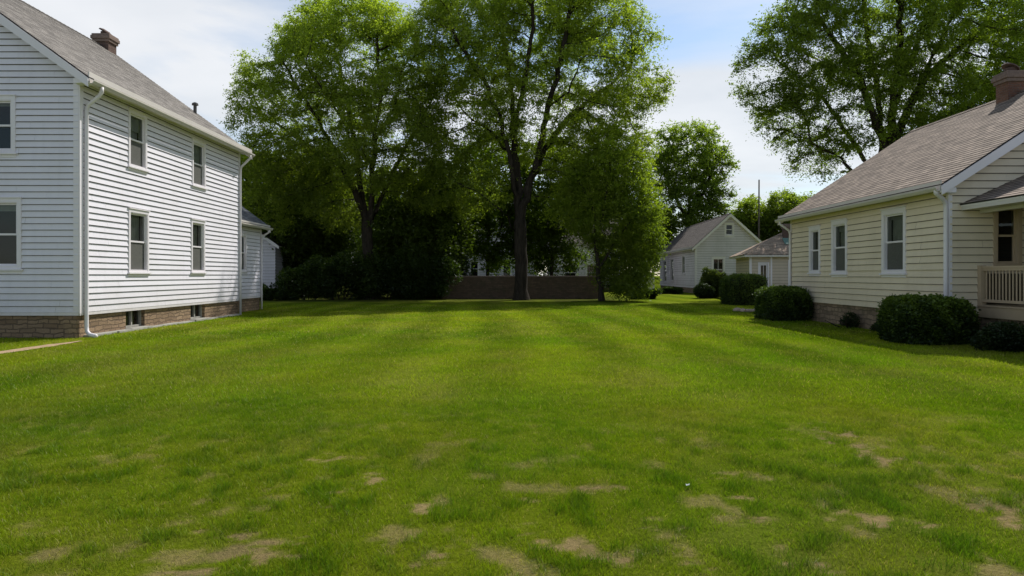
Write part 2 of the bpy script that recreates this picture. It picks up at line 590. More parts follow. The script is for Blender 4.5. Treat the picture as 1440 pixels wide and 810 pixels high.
# ------------------------------------------------------------------ world, sun, camera
SUN = V((0.54, 0.70, 1.0)).normalized()
w = bpy.data.worlds.new('World')
SC.world = w
w.use_nodes = True
nt = w.node_tree
nt.nodes.clear()
el = math.asin(SUN.z)
az = math.atan2(SUN.x, SUN.y)
sky = nd(nt, 'ShaderNodeTexSky', sky_type='NISHITA', sun_disc=False, sun_elevation=el, sun_rotation=az,
         air_density=1.0, dust_density=0.6, ozone_density=1.6)
tc = nd(nt, 'ShaderNodeTexCoord').outputs['Generated']
sep = nd(nt, 'ShaderNodeSeparateXYZ')
nt.links.new(tc, sep.inputs[0])
zz = nd(nt, 'ShaderNodeMath', {0: sep.outputs['Z'], 1: 0.16}, operation='ADD')
zm = nd(nt, 'ShaderNodeMath', {0: zz.outputs[0], 1: 0.05}, operation='MAXIMUM')
dx = nd(nt, 'ShaderNodeMath', {0: sep.outputs['X'], 1: zm.outputs[0]}, operation='DIVIDE')
dy = nd(nt, 'ShaderNodeMath', {0: sep.outputs['Y'], 1: zm.outputs[0]}, operation='DIVIDE')
cmb = nd(nt, 'ShaderNodeCombineXYZ', {'X': dx.outputs[0], 'Y': dy.outputs[0], 'Z': 3.7})
CLOUD_SHIFT = (1.7, 0.4, 0)
mp = nd(nt, 'ShaderNodeMapping', {'Location': CLOUD_SHIFT, 'Scale': (0.62, 0.75, 1)})
nt.links.new(cmb.outputs[0], mp.inputs[0])
cn = nd(nt, 'ShaderNodeTexNoise', {'Scale': 1.0, 'Detail': 7, 'Roughness': 0.52, 'Distortion': 0.35})
nt.links.new(mp.outputs[0], cn.inputs['Vector'])
cov = ramp(nt, cn.outputs['Fac'], ((0.39, 0.10), (0.56, 1.0)))
hz = ramp(nt, sep.outputs['Z'], ((0.0, 1.0), (0.36, 1.0), (0.66, 0.26)))
north = ramp(nt, nd(nt, 'ShaderNodeMath', {0: sep.outputs['Y'], 1: 0.5}, operation='ADD').outputs[0], ((0.30, 0.62), (0.85, 1.0)))
hi = nd(nt, 'ShaderNodeMath', {0: hz, 1: north}, operation='MULTIPLY').outputs[0]
cov2 = nd(nt, 'ShaderNodeMath', {0: cov, 1: hi}, operation='MULTIPLY')
cov3 = nd(nt, 'ShaderNodeMath', {0: cov2.outputs[0], 1: 0.9}, operation='MULTIPLY')
cn2 = nd(nt, 'ShaderNodeTexNoise', {'Scale': 2.3, 'Detail': 5, 'Roughness': 0.5})
nt.links.new(mp.outputs[0], cn2.inputs['Vector'])
ccol = mixc(nt, ramp(nt, cn2.outputs['Fac'], ((0.35, 0.0), (0.7, 1.0))), (8.9, 9.3, 9.8), (11.0, 11.1, 11.3))
skyb = mixc(nt, hi, mixc(nt, 1.0, sky.outputs[0], (1.1, 1.08, 1.0), 'MULTIPLY'), mixc(nt, 1.0, sky.outputs[0], (1.55, 1.62, 1.62), 'MULTIPLY'))
scol = mixc(nt, cov3.outputs[0], skyb, ccol)
bg = nd(nt, 'ShaderNodeBackground', {'Color': scol, 'Strength': 0.085})
wo = nd(nt, 'ShaderNodeOutputWorld')
nt.links.new(bg.outputs[0], wo.inputs[0])

ld = bpy.data.lights.new('sun', 'SUN')
ld.energy = 5.0
ld.angle = math.radians(0.53)
ld.color = (1.0, 0.96, 0.90)
lo = bpy.data.objects.new('sun', ld)
COL.objects.link(lo)
lo.rotation_euler = SUN.to_track_quat('Z', 'Y').to_euler()
lo.location = (30, 40, 60)

cd = bpy.data.cameras.new('camera')
cd.lens = 25.0
cd.sensor_width = 36.0
cd.shift_y = -(405 - HOR) / 1440.0
cd.clip_end = 3000
cam = bpy.data.objects.new('camera', cd)
COL.objects.link(cam)
cam.location = (0, 0, EYE)
cam.rotation_euler = (math.radians(90), 0, 0)
SC.camera = cam
SC.view_settings.view_transform = 'Standard'
SC.view_settings.look = 'None'
SC.view_settings.exposure = 0
SC.cycles.max_bounces = 8
SC.cycles.diffuse_bounces = 5
SC.cycles.glossy_bounces = 3
SC.cycles.transmission_bounces = 4
SC.cycles.transparent_max_bounces = 8
SC.cycles.sample_clamp_indirect = 6
SC.cycles.use_denoising = True


# ------------------------------------------------------------------ lawn
def vnoise(x, y, seed):
    def h(i, j):
        n = (i * 374761393 + j * 668265263 + seed * 974711) & 0xffffffff
        n = ((n ^ (n >> 13)) * 1274126177) & 0xffffffff
        return ((n ^ (n >> 16)) & 0xffff) / 65535.0
    xi, yi = np.floor(x).astype(np.int64), np.floor(y).astype(np.int64)
    fx, fy = x - xi, y - yi
    fx, fy = fx * fx * (3 - 2 * fx), fy * fy * (3 - 2 * fy)
    a = h(xi, yi) * (1 - fx) + h(xi + 1, yi) * fx
    b = h(xi, yi + 1) * (1 - fx) + h(xi + 1, yi + 1) * fx
    return a * (1 - fy) + b * fy


def fbm(x, y, seed, o=4):
    s, a, t = 0, .5, 0
    for k in range(o):
        s = s + a * vnoise(x * 2 ** k + 17.3 * k, y * 2 ** k + 9.1 * k, seed + k)
        t += a
        a *= .5
    return s / t


def spot(px, py, rx, ry):
    d = EYE * FPX / (py - HOR)
    return ((px - 720) * d / FPX, d, rx, ry)


BARE = [(0.1, 4.05, .2, .12), (1.0, 4.3, .3, .1), (-.6, 4.6, .2, .1), (2.2, 4.4, .22, .14), (.5, 5.0, .3, .1), (1.7, 5.3, .25, .12), (-1.6, 4.1, .3, .12), spot(620, 790, .16, .22), spot(350, 775, .30, .30), spot(300, 800, .3, .25), spot(460, 698, .13, .22), spot(526, 672, .12, .15), spot(1040, 712, .20, .34),
        spot(760, 745, .2, .15), spot(800, 760, .16, .14), spot(860, 782, .18, .12), spot(1215, 632, .22, .95), spot(1180, 612, .2, .6), spot(1385, 715, .22, .30),
        spot(1320, 742, .14, .14), spot(1130, 790, .20, .14), spot(1110, 775, .14, .16), spot(735, 705, .1, .1), spot(975, 790, .14, .1), spot(590, 720, .2, .12),
        spot(470, 640, .22, .2)]


def dryness(x, y):
    n = fbm(x * 4.0, y * 3.0, 31, 4)
    d = np.zeros_like(x)
    for (cx, cy, rx, ry) in BARE:
        rx, ry = rx * .62, ry * .66
        q = ((x - cx) / rx) ** 2 + ((y - cy) / ry) ** 2
        d = np.maximum(d, np.exp(-q * .8) * (.90 if cy < 4.6 else (.78 if cx < 1 else .68)))
    n2 = fbm(x * 12.0, y * 10.0, 37, 4)
    d = np.clip((d * (.40 + 1.5 * (n - .3)) + 2.3 * (n2 - .5) * (d > .06) - .38) * 3.2, 0, .9)
    near = np.clip((8.5 - y) / 5.0, 0, 1)
    d2 = np.clip((fbm(x * 4.4, y * 3.4, 5, 5) - .62) * 9, 0, 1) * near * .65
    return np.clip(np.maximum(d, d2), 0, 1)


def lawncol(x, y):
    """albedo of the turf: mown lanes, patches, dry spots"""
    wob = (fbm(x * .12, y * .10, 3, 2) - .5) * 1.6
    lane = np.sin((x + wob + .012 * y * 1.0) * math.pi / 1.05)
    lane = np.tanh(lane * 1.6) * np.clip((y - 5) / 10, 0.1, 1) * (0.6 + .8 * fbm(x * .2, y * .15, 77, 2))
    p1 = fbm(x * .35, y * .28, 21, 4) - .5
    p2 = fbm(x * 1.6, y * 1.2, 22, 4) - .5
    br = .80 * (1 + .16 * lane + .36 * p1 + .32 * p2)
    yel = np.clip(.40 + 1.5 * p1 - .9 * (fbm(x * .7, y * .5, 29, 3) - .5) + .07 * lane, 0, 1)
    g = np.stack([.158 + .080 * yel, .250 + .028 * yel, .0125 + .004 * yel], -1) * br[:, None]
    dr = dryness(x, y)
    wy = np.clip((fbm(x * 1.1 + 40, y * .8, 41, 5) - .44) * 3.2, 0, 1) * .42
    straw = np.stack([.32 + 0 * x, .30 + 0 * x, .065 + 0 * x], -1) * br[:, None]
    g = g * (1 - wy[:, None]) + straw * wy[:, None]
    soil = np.stack([.54 + 0 * x, .375 + 0 * x, .20 + 0 * x], -1) * (.8 + .4 * p2[:, None])
    k = np.clip(dr * .9, 0, 1)[:, None]
    return g * (1 - k) + soil * k, dr


def gheight(x, y):
    return (fbm(x * .5, y * .5, 61, 3) - .5) * .05 * np.clip(1 - (np.abs(y - 8) / 20), 0.2, 1)


def np_mesh(name, co, faces4=None, faces3=None, col=None, mat=None, parent=None, smooth=False):
    me = bpy.data.meshes.new(name)
    n = len(co)
    me.vertices.add(n)
    me.vertices.foreach_set('co', np.ascontiguousarray(co, dtype=np.float32).ravel())
    loops, starts = [], []
    st = 0
    if faces4 is not None and len(faces4):
        loops.append(faces4.ravel())
        starts.append(np.arange(len(faces4)) * 4)
        st = len(faces4) * 4
    if faces3 is not None and len(faces3):
        loops.append(faces3.ravel())
        starts.append(st + np.arange(len(faces3)) * 3)
    loops = np.concatenate(loops).astype(np.int32)
    starts = np.concatenate(starts).astype(np.int32)
    me.loops.add(len(loops))
    me.loops.foreach_set('vertex_index', loops)
    me.polygons.add(len(starts))
    me.polygons.foreach_set('loop_start', starts)
    if smooth:
        me.polygons.foreach_set('use_smooth', np.ones(len(starts), dtype=bool))
    me.update(calc_edges=True)
    if col is not None:
        ca = me.attributes.new('Col', 'FLOAT_COLOR', 'POINT')
        c4 = np.ones((n, 4), np.float32)
        c4[:, :3] = col
        ca.data.foreach_set('color', c4.ravel())
    if mat:
        me.materials.append(mat)
    o = bpy.data.objects.new(name, me)
    COL.objects.link(o)
    o.parent = parent
    return o


def axis(lo, hi, n_in, far, n_out):
    a = np.linspace(lo, hi, n_in)
    st = (hi - lo) / n_in
    g = (far / st) ** (1 / n_out)
    e = st * np.cumsum(g ** np.arange(1, n_out + 1)) / 1.0
    e = e * far / e[-1]
    return np.concatenate([lo - e[::-1], a, hi + e])


gx = axis(-14, 14, 480, 900, 40)
gy = np.concatenate([np.arange(1.5, 9, .035), axis(9.0, 32, 240, 1400, 40)[41:]])
X, Y = np.meshgrid(gx, gy)
xf, yf = X.ravel(), Y.ravel()
gc, gd = lawncol(xf, yf)
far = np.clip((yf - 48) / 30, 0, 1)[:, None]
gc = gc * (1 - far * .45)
# bare shaded earth and litter under the trees
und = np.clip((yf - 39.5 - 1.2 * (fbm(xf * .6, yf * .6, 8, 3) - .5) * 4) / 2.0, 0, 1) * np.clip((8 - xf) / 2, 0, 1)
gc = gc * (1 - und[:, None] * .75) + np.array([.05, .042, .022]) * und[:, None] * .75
gz = gheight(xf, yf)
nx, ny = len(gx), len(gy)
idx = np.arange(nx * ny).reshape(ny, nx)
f4 = np.stack([idx[:-1, :-1], idx[:-1, 1:], idx[1:, 1:], idx[1:, :-1]], -1).reshape(-1, 4)
m, nt = new_mat('turf')
a = nd(nt, 'ShaderNodeAttribute', attribute_name='Col').outputs['Color']
oc = nd(nt, 'ShaderNodeTexCoord').outputs['Object']
n1 = noise_tex(nt, 30, oc, 6, .75)
n2 = noise_tex(nt, 3.5, mapped(nt, oc, (1, .6, 1)), 5, .65)
c = mixc(nt, ramp(nt, n1, ((.3, .45), (.6, 0.0))), a, (.03, .05, .005))
c = mixc(nt, ramp(nt, n1, ((.55, 0.0), (.8, .35))), c, (.26, .27, .06))
c = mixc(nt, ramp(nt, n2, ((.35, .30), (.55, 0.0))), c, (.03, .07, .006))
finish(nt, c, .95, n1, 1.0, .05, .0)
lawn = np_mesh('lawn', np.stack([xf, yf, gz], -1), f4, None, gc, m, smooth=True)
tag(lawn, 'wide mown green lawn with lighter mowing lanes and dry spots', None, None, 'structure')

LH = (-10.35, 17.0)     # white house, near right corner
RH = (9.9, 16.1)        # cream house, near left corner


def blocked(x, y):
    b = (x < LH[0] + .05) & (y > LH[1] - .05) & (y < 31.2)
    b |= (x > RH[0] - .05) & (y > RH[1] - .05) & (y < 26)
    b |= (x > 10.4) & (y > 12.2) & (y < 16.2)
    b |= (np.abs(x - pathx(y)) < .17) & (y > 5) & (y < 16.3)
    return b


def pathx(y):
    return -9.85 + .012 * (y - 15) ** 2 * np.sign(y - 15) - .02 * (15 - y)


def blades(n, y0, y1, hmin, hmax, wid, two, tuft):
    # uniform over the strip the photograph could see, with margin for a step aside
    y = np.sqrt(rng.uniform(y0 ** 2, y1 ** 2, n))
    x = rng.uniform(-1, 1, n) * (y * .78 + 1.0)
    ok = ~blocked(x, y)
    if tuft:
        dens = np.clip(.25 + 2.4 * (fbm(x * 5, y * 5, 91, 3) - .28), .2, 1)
    else:
        dens = np.ones_like(x)
    col, dr = lawncol(x, y)
    dens = dens * (1 - .52 * np.clip(dr * 1.2, 0, 1))
    ok &= rng.uniform(0, 1, n) < dens
    x, y, col, dr = x[ok], y[ok], col[ok], dr[ok]
    n = len(x)
    tall = np.clip((fbm(x * 6.5, y * 5.2, 71, 3) - .50) * 5, 0, 1) * np.clip((9 - y) / 4, 0, 1)
    h = rng.uniform(hmin, hmax, n) * (1 - .45 * np.clip(dr, 0, 1)) * (1 + 1.0 * tall)
    th = rng.uniform(0, math.tau, n)
    flat = (rng.uniform(0, 1, n) < dr * 1.1)
    lean = rng.uniform(.25, 1.1, n) * h * np.where(flat, 2.2, 1)
    h = h * np.where(flat, .35, 1)
    wd = wid * rng.uniform(.6, 1.3, n)
    z = gheight(x, y) - .005
    bx, by = np.cos(th), np.sin(th)
    ph = rng.uniform(0, math.tau, n)
    sx, sy = np.cos(ph) * wd, np.sin(ph) * wd
    r1 = rng.uniform(.72, 1.35, n)[:, None]
    dead = (flat | (rng.uniform(0, 1, n) < .05 * (1 - tall) + .3 * dr))[:, None]
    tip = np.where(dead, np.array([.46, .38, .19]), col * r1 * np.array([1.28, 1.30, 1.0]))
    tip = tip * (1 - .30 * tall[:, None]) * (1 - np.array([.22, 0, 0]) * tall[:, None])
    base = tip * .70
    if two:
        P = np.stack([np.stack([x - sx, y - sy, z], -1), np.stack([x + sx, y + sy, z], -1),
                      np.stack([x + sx * .8 + bx * lean * .4, y + sy * .8 + by * lean * .4, z + h * .62], -1),
                      np.stack([x - sx * .8 + bx * lean * .4, y - sy * .8 + by * lean * .4, z + h * .62], -1),
                      np.stack([x + bx * lean, y + by * lean, z + h], -1)], 1)
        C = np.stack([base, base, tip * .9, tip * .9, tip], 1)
        i = np.arange(n)[:, None] * 5
        return P.reshape(-1, 3), C.reshape(-1, 3), i + np.array([[0, 1, 2, 3]]), i + np.array([[3, 2, 4]])
    P = np.stack([np.stack([x - sx, y - sy, z], -1), np.stack([x + sx, y + sy, z], -1),
                  np.stack([x + bx * lean, y + by * lean, z + h], -1)], 1)
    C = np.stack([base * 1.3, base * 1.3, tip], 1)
    i = np.arange(n)[:, None] * 3
    return P.reshape(-1, 3), C.reshape(-1, 3), None, i + np.array([[0, 1, 2]])


parts = [blades(640000, 2.6, 8.5, .014, .040, .0015, True, True),
         blades(300000, 8.0, 17, .028, .055, .0046, False, True),
         blades(190000, 16.5, 36, .03, .055, .011, False, False)]
P, C, F4, F3, off = [], [], [], [], 0
for (p, c_, f4_, f3_) in parts:
    P.append(p)
    C.append(c_)
    if f4_ is not None:
        F4.append(f4_ + off)
    F3.append(f3_ + off)
    off += len(p)
gm = leafmat('grass_blade', .38, (1, 1, .8), .008)
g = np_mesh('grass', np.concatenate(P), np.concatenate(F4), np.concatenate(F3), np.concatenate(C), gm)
tag(g, 'short green grass blades growing over the whole lawn', 'grass', None, 'stuff')

# narrow path in front of the white house
mb = MB()
ys = [5 + 11.2 * k / 90 for k in range(91)]
for a_, b_ in zip(ys, ys[1:]):
    xa, xb = float(pathx(np.array(a_))), float(pathx(np.array(b_)))
    w_ = lambda y_: .19 + .05 * mnoise.noise(V((y_ * 2.1, 0, 4))) - max(0, y_ - 15) * .12
    e_ = lambda y_: .05 * mnoise.noise(V((y_ * 3.3, 7, 0)))
    hz_ = lambda x_, y_: float(gheight(np.array(x_), np.array(y_))) + .012
    mb.face([(xa - w_(a_) + e_(a_), a_, hz_(xa, a_)), (xa + w_(a_) + e_(a_), a_, hz_(xa, a_)), (xb + w_(b_) + e_(b_), b_, hz_(xb, b_)), (xb - w_(b_) + e_(b_), b_, hz_(xb, b_))])
pt = mb.build('path', M['path'])
tag(pt, 'narrow tan path curving past the white house corner', None, None, 'structure')


# ------------------------------------------------------------------ white two storey house
def gable_roof(parent, Wd, y0, y1, zw, pitch, over, rake, mat, edge_side=(True, True), name='roof', under=None, exp=.14, sgn=-1):
    """ridge along y; the wall lines at x=0 and x=sgn*Wd; zw is the roof surface height over the wall line"""
    cs = 1 / math.sqrt(1 + pitch * pitch)
    half = Wd / 2
    S = (half + over) / cs
    L = (y1 - y0) + 2 * rake
    out = []
    for k in (0, 1):
        dirx = sgn if k == 0 else -sgn
        x_e = (-sgn * over) if k == 0 else (sgn * (Wd + over))
        Ff = Frame((x_e, y0 - rake, zw - over * pitch), (0, 1, 0), (-dirx * pitch, 0, 1), (dirx, 0, pitch))
        out.append(slope(parent, name, Ff, rect(L), S, mat, under=under, exp=exp))
    # ridge cap
    mb = MB()
    zr = zw + half * pitch
    xr = sgn * half
    n = int(L / .22)
    for i in range(n):
        a, b = y0 - rake + L * i / n, y0 - rake + L * (i + 1) / n + .02
        h = .022
        for s in (-1, 1):
            mb.face([(xr, a, zr + h + .012), (xr, b, zr + h), (xr + s * .15, b, zr + h - .15 * pitch), (xr + s * .15, a, zr + h - .15 * pitch + .012)])
    mb.build('ridge_cap', mat, parent, weld=False)
    # rake boards at both gable ends
    for ye, d in ((y0 - rake, -1), (y1 + rake, 1)):
        for k in (0, 1):
            xs = [-sgn * (over - .02), xr] if k == 0 else [sgn * (Wd + over - .02), xr]
            zt = [zw - (over - .02) * pitch - .03, zr - .03]
            rb = MB()
            drop = .26
            yy = ye - (.001 if d < 0 else -.001)
            poly = [(xs[0], yy, zt[0]), (xs[1], yy, zt[1]), (xs[1], yy, zt[1] - drop), (xs[0], yy, zt[0] - drop * .8)]
            rb.prism(poly, (0, d * .03, 0))
            # inner frieze under the overhang, tight to the wall
            yw = y0 - .03 if d < 0 else y1 + .03
            xi = [0.0, xr] if k == 0 else [sgn * Wd, xr]
            zi = [zw - .125, zr - .125]
            rb.prism([(xi[0], yw, zi[0]), (xi[1], yw, zi[1]), (xi[1], yw, zi[1] - .17), (xi[0], yw, zi[0] - .17)], (0, .028 if d < 0 else -.028, 0))
            rb.build('rake_board', M['white_trim'], parent)
    return zr


def eave(parent, F, L, v, over, rake=0.0, end_box=True):
    """soffit and fascia along a wall frame; v is the roof surface height at the wall"""
    mb = MB()
    mb.solid(F, -rake, L + rake, v - .32, v - .30, .02, over - .035)
    mb.solid(F, -rake, L + rake, v - .34, v - .15, over - .034, over - .01)
    return mb.build('eave', M['gutter'], parent)


wh = thing('white_house', 'tall white clapboard two storey house with grey roof, at the left side of the lawn', 'house', (*LH, 0))
Wd, Ln, FT, ZW, PI_ = 10.0, 10.0, .61, 6.45, .7265
FR = Frame((0, 0, 0), (0, 1, 0), (1, 0, 0))            # wall facing the lawn
FF = Frame((0, 0, 0), (-1, 0, 0), (0, -1, 0))          # gable wall facing the viewer
FB = Frame((0, Ln, 0), (-1, 0, 0), (0, 1, 0))
FL = Frame((-Wd, 0, 0), (0, 1, 0), (-1, 0, 0))
hr = [window(wh, FR, 2.14, 3.10, 4.45, 6.0, M['white_trim'], .08, blind=.3, lower='screen', curtain=True),
      window(wh, FR, 5.95, 6.95, 4.42, 5.92, M['white_trim'], .08, blind=.45, lower='screen'),
      window(wh, FR, 2.14, 3.20, 1.58, 3.30, M['white_trim'], .08, curtain=True, lower='screen'),
      window(wh, FR, 5.88, 6.90, 1.60, 3.30, M['white_trim'], .08, curtain=True, lower='screen')]
hf = [window(wh, FF, 1.50, 2.65, 4.42, 5.78, M['white_trim'], .09, blind=.08),
      window(wh, FF, 1.36, 2.60, 1.65, 3.34, M['white_trim'], .09, blind=.12),
      window(wh, FF, 6.2, 7.4, 4.42, 5.78, M['white_trim'], .09, blind=.5),
      window(wh, FF, 6.2, 7.4, 1.65, 3.34, M['white_trim'], .09)]
mb = MB()
courses(mb, FR, rect(Ln), FT, 6.14, .152, hr, .032)
gsp = lambda v: (0.0, Wd) if v < ZW - .1 else (max(0.0, (v - ZW + .1) / PI_), min(Wd, Wd - (v - ZW + .1) / PI_))
courses(mb, FF, gsp, FT, ZW + 5 * PI_ - .2, .152, hf, .034)
courses(mb, FB, gsp, FT, ZW + 5 * PI_ - .2, .152, (), .034)
courses(mb, FL, rect(Ln), FT, 6.2, .152, (), .034)
mb.build('wall', [M['white'], M['lap_shade']], wh, weld=False)
mb = MB()
for Ff, L in ((FR, Ln), (FB, Wd), (FL, Ln), (FF, Wd)):
    mb.solid(Ff, -.024 if Ff in (FR, FL) else .0, .12, FT - .03, 6.13 if Ff in (FR, FL) else 6.2, .0, .034 if Ff in (FR, FL) else .030)
    mb.solid(Ff, L - .12, L + .0, FT - .03, 6.13 if Ff in (FR, FL) else 6.2, .0, .034 if Ff in (FR, FL) else .030)
build_each(mb, 'corner_board', M['white_trim'], wh)
mb = MB()
for Ff, L in ((FR, Ln), (FF, Wd), (FB, Wd), (FL, Ln)):
    mb.solid(Ff, 0, L, FT - .075, FT - .002, -.01, .027)
mb.build('base_trim', M['white_trim'], wh)
# stone foundation with deep basement windows
mb = MB()
bw = [(2.14, 3.12), (6.0, 7.05)]
segs = [(-.04, bw[0][0]), (bw[0][1], bw[1][0]), (bw[1][1], Ln)]
for a_, b_ in segs:
    mb.solid(FR, a_, b_, -.35, FT - .08, -.35, -.045)
for a_, b_ in bw:
    mb.solid(FR, a_, b_, -.35, .06, -.35, -.05)
mb.solid(FF, .36, Wd, -.35, FT - .08, -.35, -.045)
mb.solid(FB, 0.36, Wd, -.35, FT - .08, -.35, -.045)
mb.build('foundation', M['stone'], wh)
for a_, b_ in bw:
    wm = MB()
    t = .05
    wm.solid(FR, a_, a_ + t, .07, FT - .08, -.24, -.14)
    wm.solid(FR, b_ - t, b_, .07, FT - .08, -.24, -.14)
    wm.solid(FR, a_ + t, b_ - t, .07, .07 + t, -.24, -.145)
    wm.solid(FR, (a_ + b_) / 2 - .03, (a_ + b_) / 2 + .03, .07 + t, FT - .08, -.23, -.15)
    wm.cur = 1
    wm.solid(FR, a_, b_, .07, FT - .08, -.8, -.34)
    bwin = wm.build('basement_window', [M['concrete'], M['dark']], wh)
    pn = MB()
    pn.face([FR.p(a_ + t, .1, -.2), FR.p(b_ - t, .1, -.2), FR.p(b_ - t, FT - .09, -.2), FR.p(a_ + t, FT - .09, -.2)])
    pn.build('pane', M['glass'], bwin, weld=False)
    sl = MB()
    sl.solid(FR, a_ - .05, b_ + .05, .0, .069, -.13, .16)
    sl.build('sill', M['concrete'], bwin, bevel=.01)
ms = MB()
for k in range(8):
    a_ = .25 + k * 1.2
    ms.solid(FR, a_, a_ + 1.17, -.2, .045 + random.uniform(-.01, .01), -.06, .14 + random.uniform(-.02, .03))
ms.build('footing', M['concrete'], wh, bevel=.012)
gable_roof(wh, Wd, 0, Ln, ZW, PI_, .40, .26, M['roof_grey'])
eave(wh, FR, Ln, ZW, .40, .25)
eave(wh, FL, Ln, ZW, .40, .25)
gutter(wh, FR, Ln + .5, ZW - .40 * PI_ - .14, .40, -.25)
# boxed cornice return on the front gable corner
mb = MB()
mb.solid(FR, -.255, .0, ZW - .42, ZW - .305, .02, .385)
mb.build('cornice_return', M['white_trim'], wh, bevel=.006)
gz0 = ZW - .40 * PI_ - .13
downspout(wh, [(.45, .16, gz0), (.45, .16, gz0 - .10), (.40, .16, gz0 - .2), (.12, .17, gz0 - .42), (.075, .17, gz0 - .55), (.075, .17, 3), (.075, .17, .26), (.09, .17, .14), (.2, .10, .07), (.42, -.02, .045)], .048)
downspout(wh, [(.45, 9.9, gz0), (.45, 9.9, gz0 - .10), (.12, 9.9, gz0 - .42), (.075, 9.9, gz0 - .55), (.075, 9.9, 2), (.075, 9.9, .02)], .042)
def chimney(parent, x, y, z0, z1, wx, wy, flue=1, mat=None):
    """brick stack with corbelled cap and clay flue"""
    c_ = MB()
    c_.box(x - wx / 2, x + wx / 2, y - wy / 2, y + wy / 2, z0, z1 - .3)
    ch = c_.build('chimney', mat or M['brick'], parent)
    k = MB()
    for i, (e, za, zb) in enumerate(((.05, z1 - .299, z1 - .2), (.09, z1 - .199, z1 - .07), (.06, z1 - .069, z1))):
        k.box(x - wx / 2 - e, x + wx / 2 + e, y - wy / 2 - e, y + wy / 2 + e, za, zb)
    k.build('cap', M['cap'], ch, bevel=.012)
    if flue:
        f = MB()
        f.sweep([(x, y, z1 - .02), (x, y, z1 + .14)], .16, 14)
        f.sweep([(x, y, z1 + .141), (x + .02, y, z1 + .18), (x + .04, y, z1 + .21)], [.24, .22, .1], 14)
        f.build('flue', M['clay'], ch)
    return ch


chimney(wh, -4.95, 9.75, 9.3, 10.5, .54, .54, 1, M['old_brick'])
f = MB()
f.sweep([(-1.55, 9.7, 7.4), (-1.55, 9.7, 7.88)], .06, 12)
f.sweep([(-1.55, 9.7, 7.881), (-1.55, 9.7, 7.95), (-1.55, 9.7, 7.99)], [.12, .11, .04], 12)
f.build('roof_vent', M['metal'], wh)

# rear wing of the white house (local frame of the house)
AX, A0, A1 = -.62, Ln + .02, Ln + 4.05
FA = Frame((AX, A0, 0), (0, 1, 0), (1, 0, 0))
FA2 = Frame((AX, A1, 0), (-1, 0, 0), (0, 1, 0))
ha = [window(wh, FA, 1.38, 2.28, 1.66, 3.2, M['white_trim'], .08, lower='screen', curtain=True)]
mb = MB()
courses(mb, FA, rect(A1 - A0), FT, 3.62, .152, ha, .030)
asp = lambda v: (0.0, 7.0) if v < 3.8 else ((v - 3.8) / .74, 7.0 - (v - 3.8) / .74)
courses(mb, FA2, asp, FT, 6.1, .152, (), .034)
mb.build('wall', [M['white'], M['lap_shade']], wh, weld=False)
mb = MB()
mb.solid(FA, A1 - A0 - .1, A1 - A0 + .024, FT - .03, 3.55, 0, .034)
mb.solid(FA2, 0, .1, FT - .03, 3.6, 0, .03)
mb.solid(FA, 0, A1 - A0, FT - .075, FT - .002, -.01, .027)
build_each(mb, 'corner_board', M['white_trim'], wh)
mb = MB()
mb.solid(FA, 0, A1 - A0 + .0, -.35, FT - .08, -.35, -.045)
mb.solid(FA2, .36, 7, -.35, FT - .08, -.35, -.045)
mb.build('foundation', M['stone'], wh)
# one visible wing roof: two slopes, ridge along y
cs = 1 / math.sqrt(1 + .74 ** 2)
for k in (0, 1):
    xe = AX + .34 if k == 0 else AX - 7.34
    dx_ = -1 if k == 0 else 1
    Ff = Frame((xe, A0, 3.85 - .34 * .74), (0, 1, 0), (-dx_ * .74, 0, 1), (dx_, 0, .74))
    slope(wh, 'roof', Ff, rect(A1 - A0 + .28), (3.5 + .34) / cs, M['roof_slate'])
ea = MB()
ea.solid(FA, .02, A1 - A0 + .24, 3.85 - .30, 3.85 - .285, .02, .31)
ea.solid(FA, .02, A1 - A0 + .24, 3.85 - .33, 3.85 - .17, .311, .335)
ea.build('eave', M['gutter'], wh)
gutter(wh, FA, A1 - A0 + .24, 3.85 - .34 * .74 - .135, .345, .02)
rb = MB()
rb.prism([(AX + .33, A1 + .281, 3.55), (AX - 3.5, A1 + .281, 6.39), (AX - 3.5, A1 + .281, 6.15), (AX + .33, A1 + .281, 3.36)], (0, .03, 0))
rb.build('rake_board', M['white_trim'], wh)
downspout(wh, [(AX + .40, A1 - .1, 3.47), (AX + .38, A1 - .1, 3.36), (AX + .12, A1 - .1, 3.2), (AX + .075, A1 - .1, 3.1), (AX + .075, A1 - .1, 1.5), (AX + .075, A1 - .1, .02)], .04)

# ------------------------------------------------------------------ cream bungalow
ch_ = thing('cream_house', 'cream clapboard bungalow with brown shingle roof and railed porch, right of the lawn', 'house', (*RH, 0))
Wd2, Ln2, ZW2, P2 = 8.9, 9.1, 3.76, .655
GR = Frame((0, 0, 0), (0, 1, 0), (-1, 0, 0))
GF = Frame((0, 0, 0), (1, 0, 0), (0, -1, 0))
GB = Frame((0, Ln2, 0), (1, 0, 0), (0, 1, 0))
GL = Frame((Wd2, 0, 0), (0, 1, 0), (1, 0, 0))
hr = [window(ch_, GR, 1.72, 2.88, 1.55, 3.22, M['white_trim'], .11, curtain=True, lower='screen', blind=.08),
      window(ch_, GR, 4.85, 5.86, 1.55, 3.16, M['white_trim'], .10, curtain=True, lower='screen', blind=.15),
      window(ch_, GR, 6.68, 7.52, 1.58, 3.08, M['white_trim'], .10, curtain=True, lower='screen')]
hf = [window(ch_, GF, .98, 1.62, 1.70, 3.12, M['rail_paint'], .08), window(ch_, GF, 4.6, 5.6, 1.7, 3.1, M['white_trim'], .08)]
mb = MB()
courses(mb, GR, rect(Ln2), .62, 3.45, .168, hr, .036)
g2 = lambda v: (0.0, Wd2) if v < ZW2 - .1 else ((v - ZW2 + .1) / P2, Wd2 - (v - ZW2 + .1) / P2)
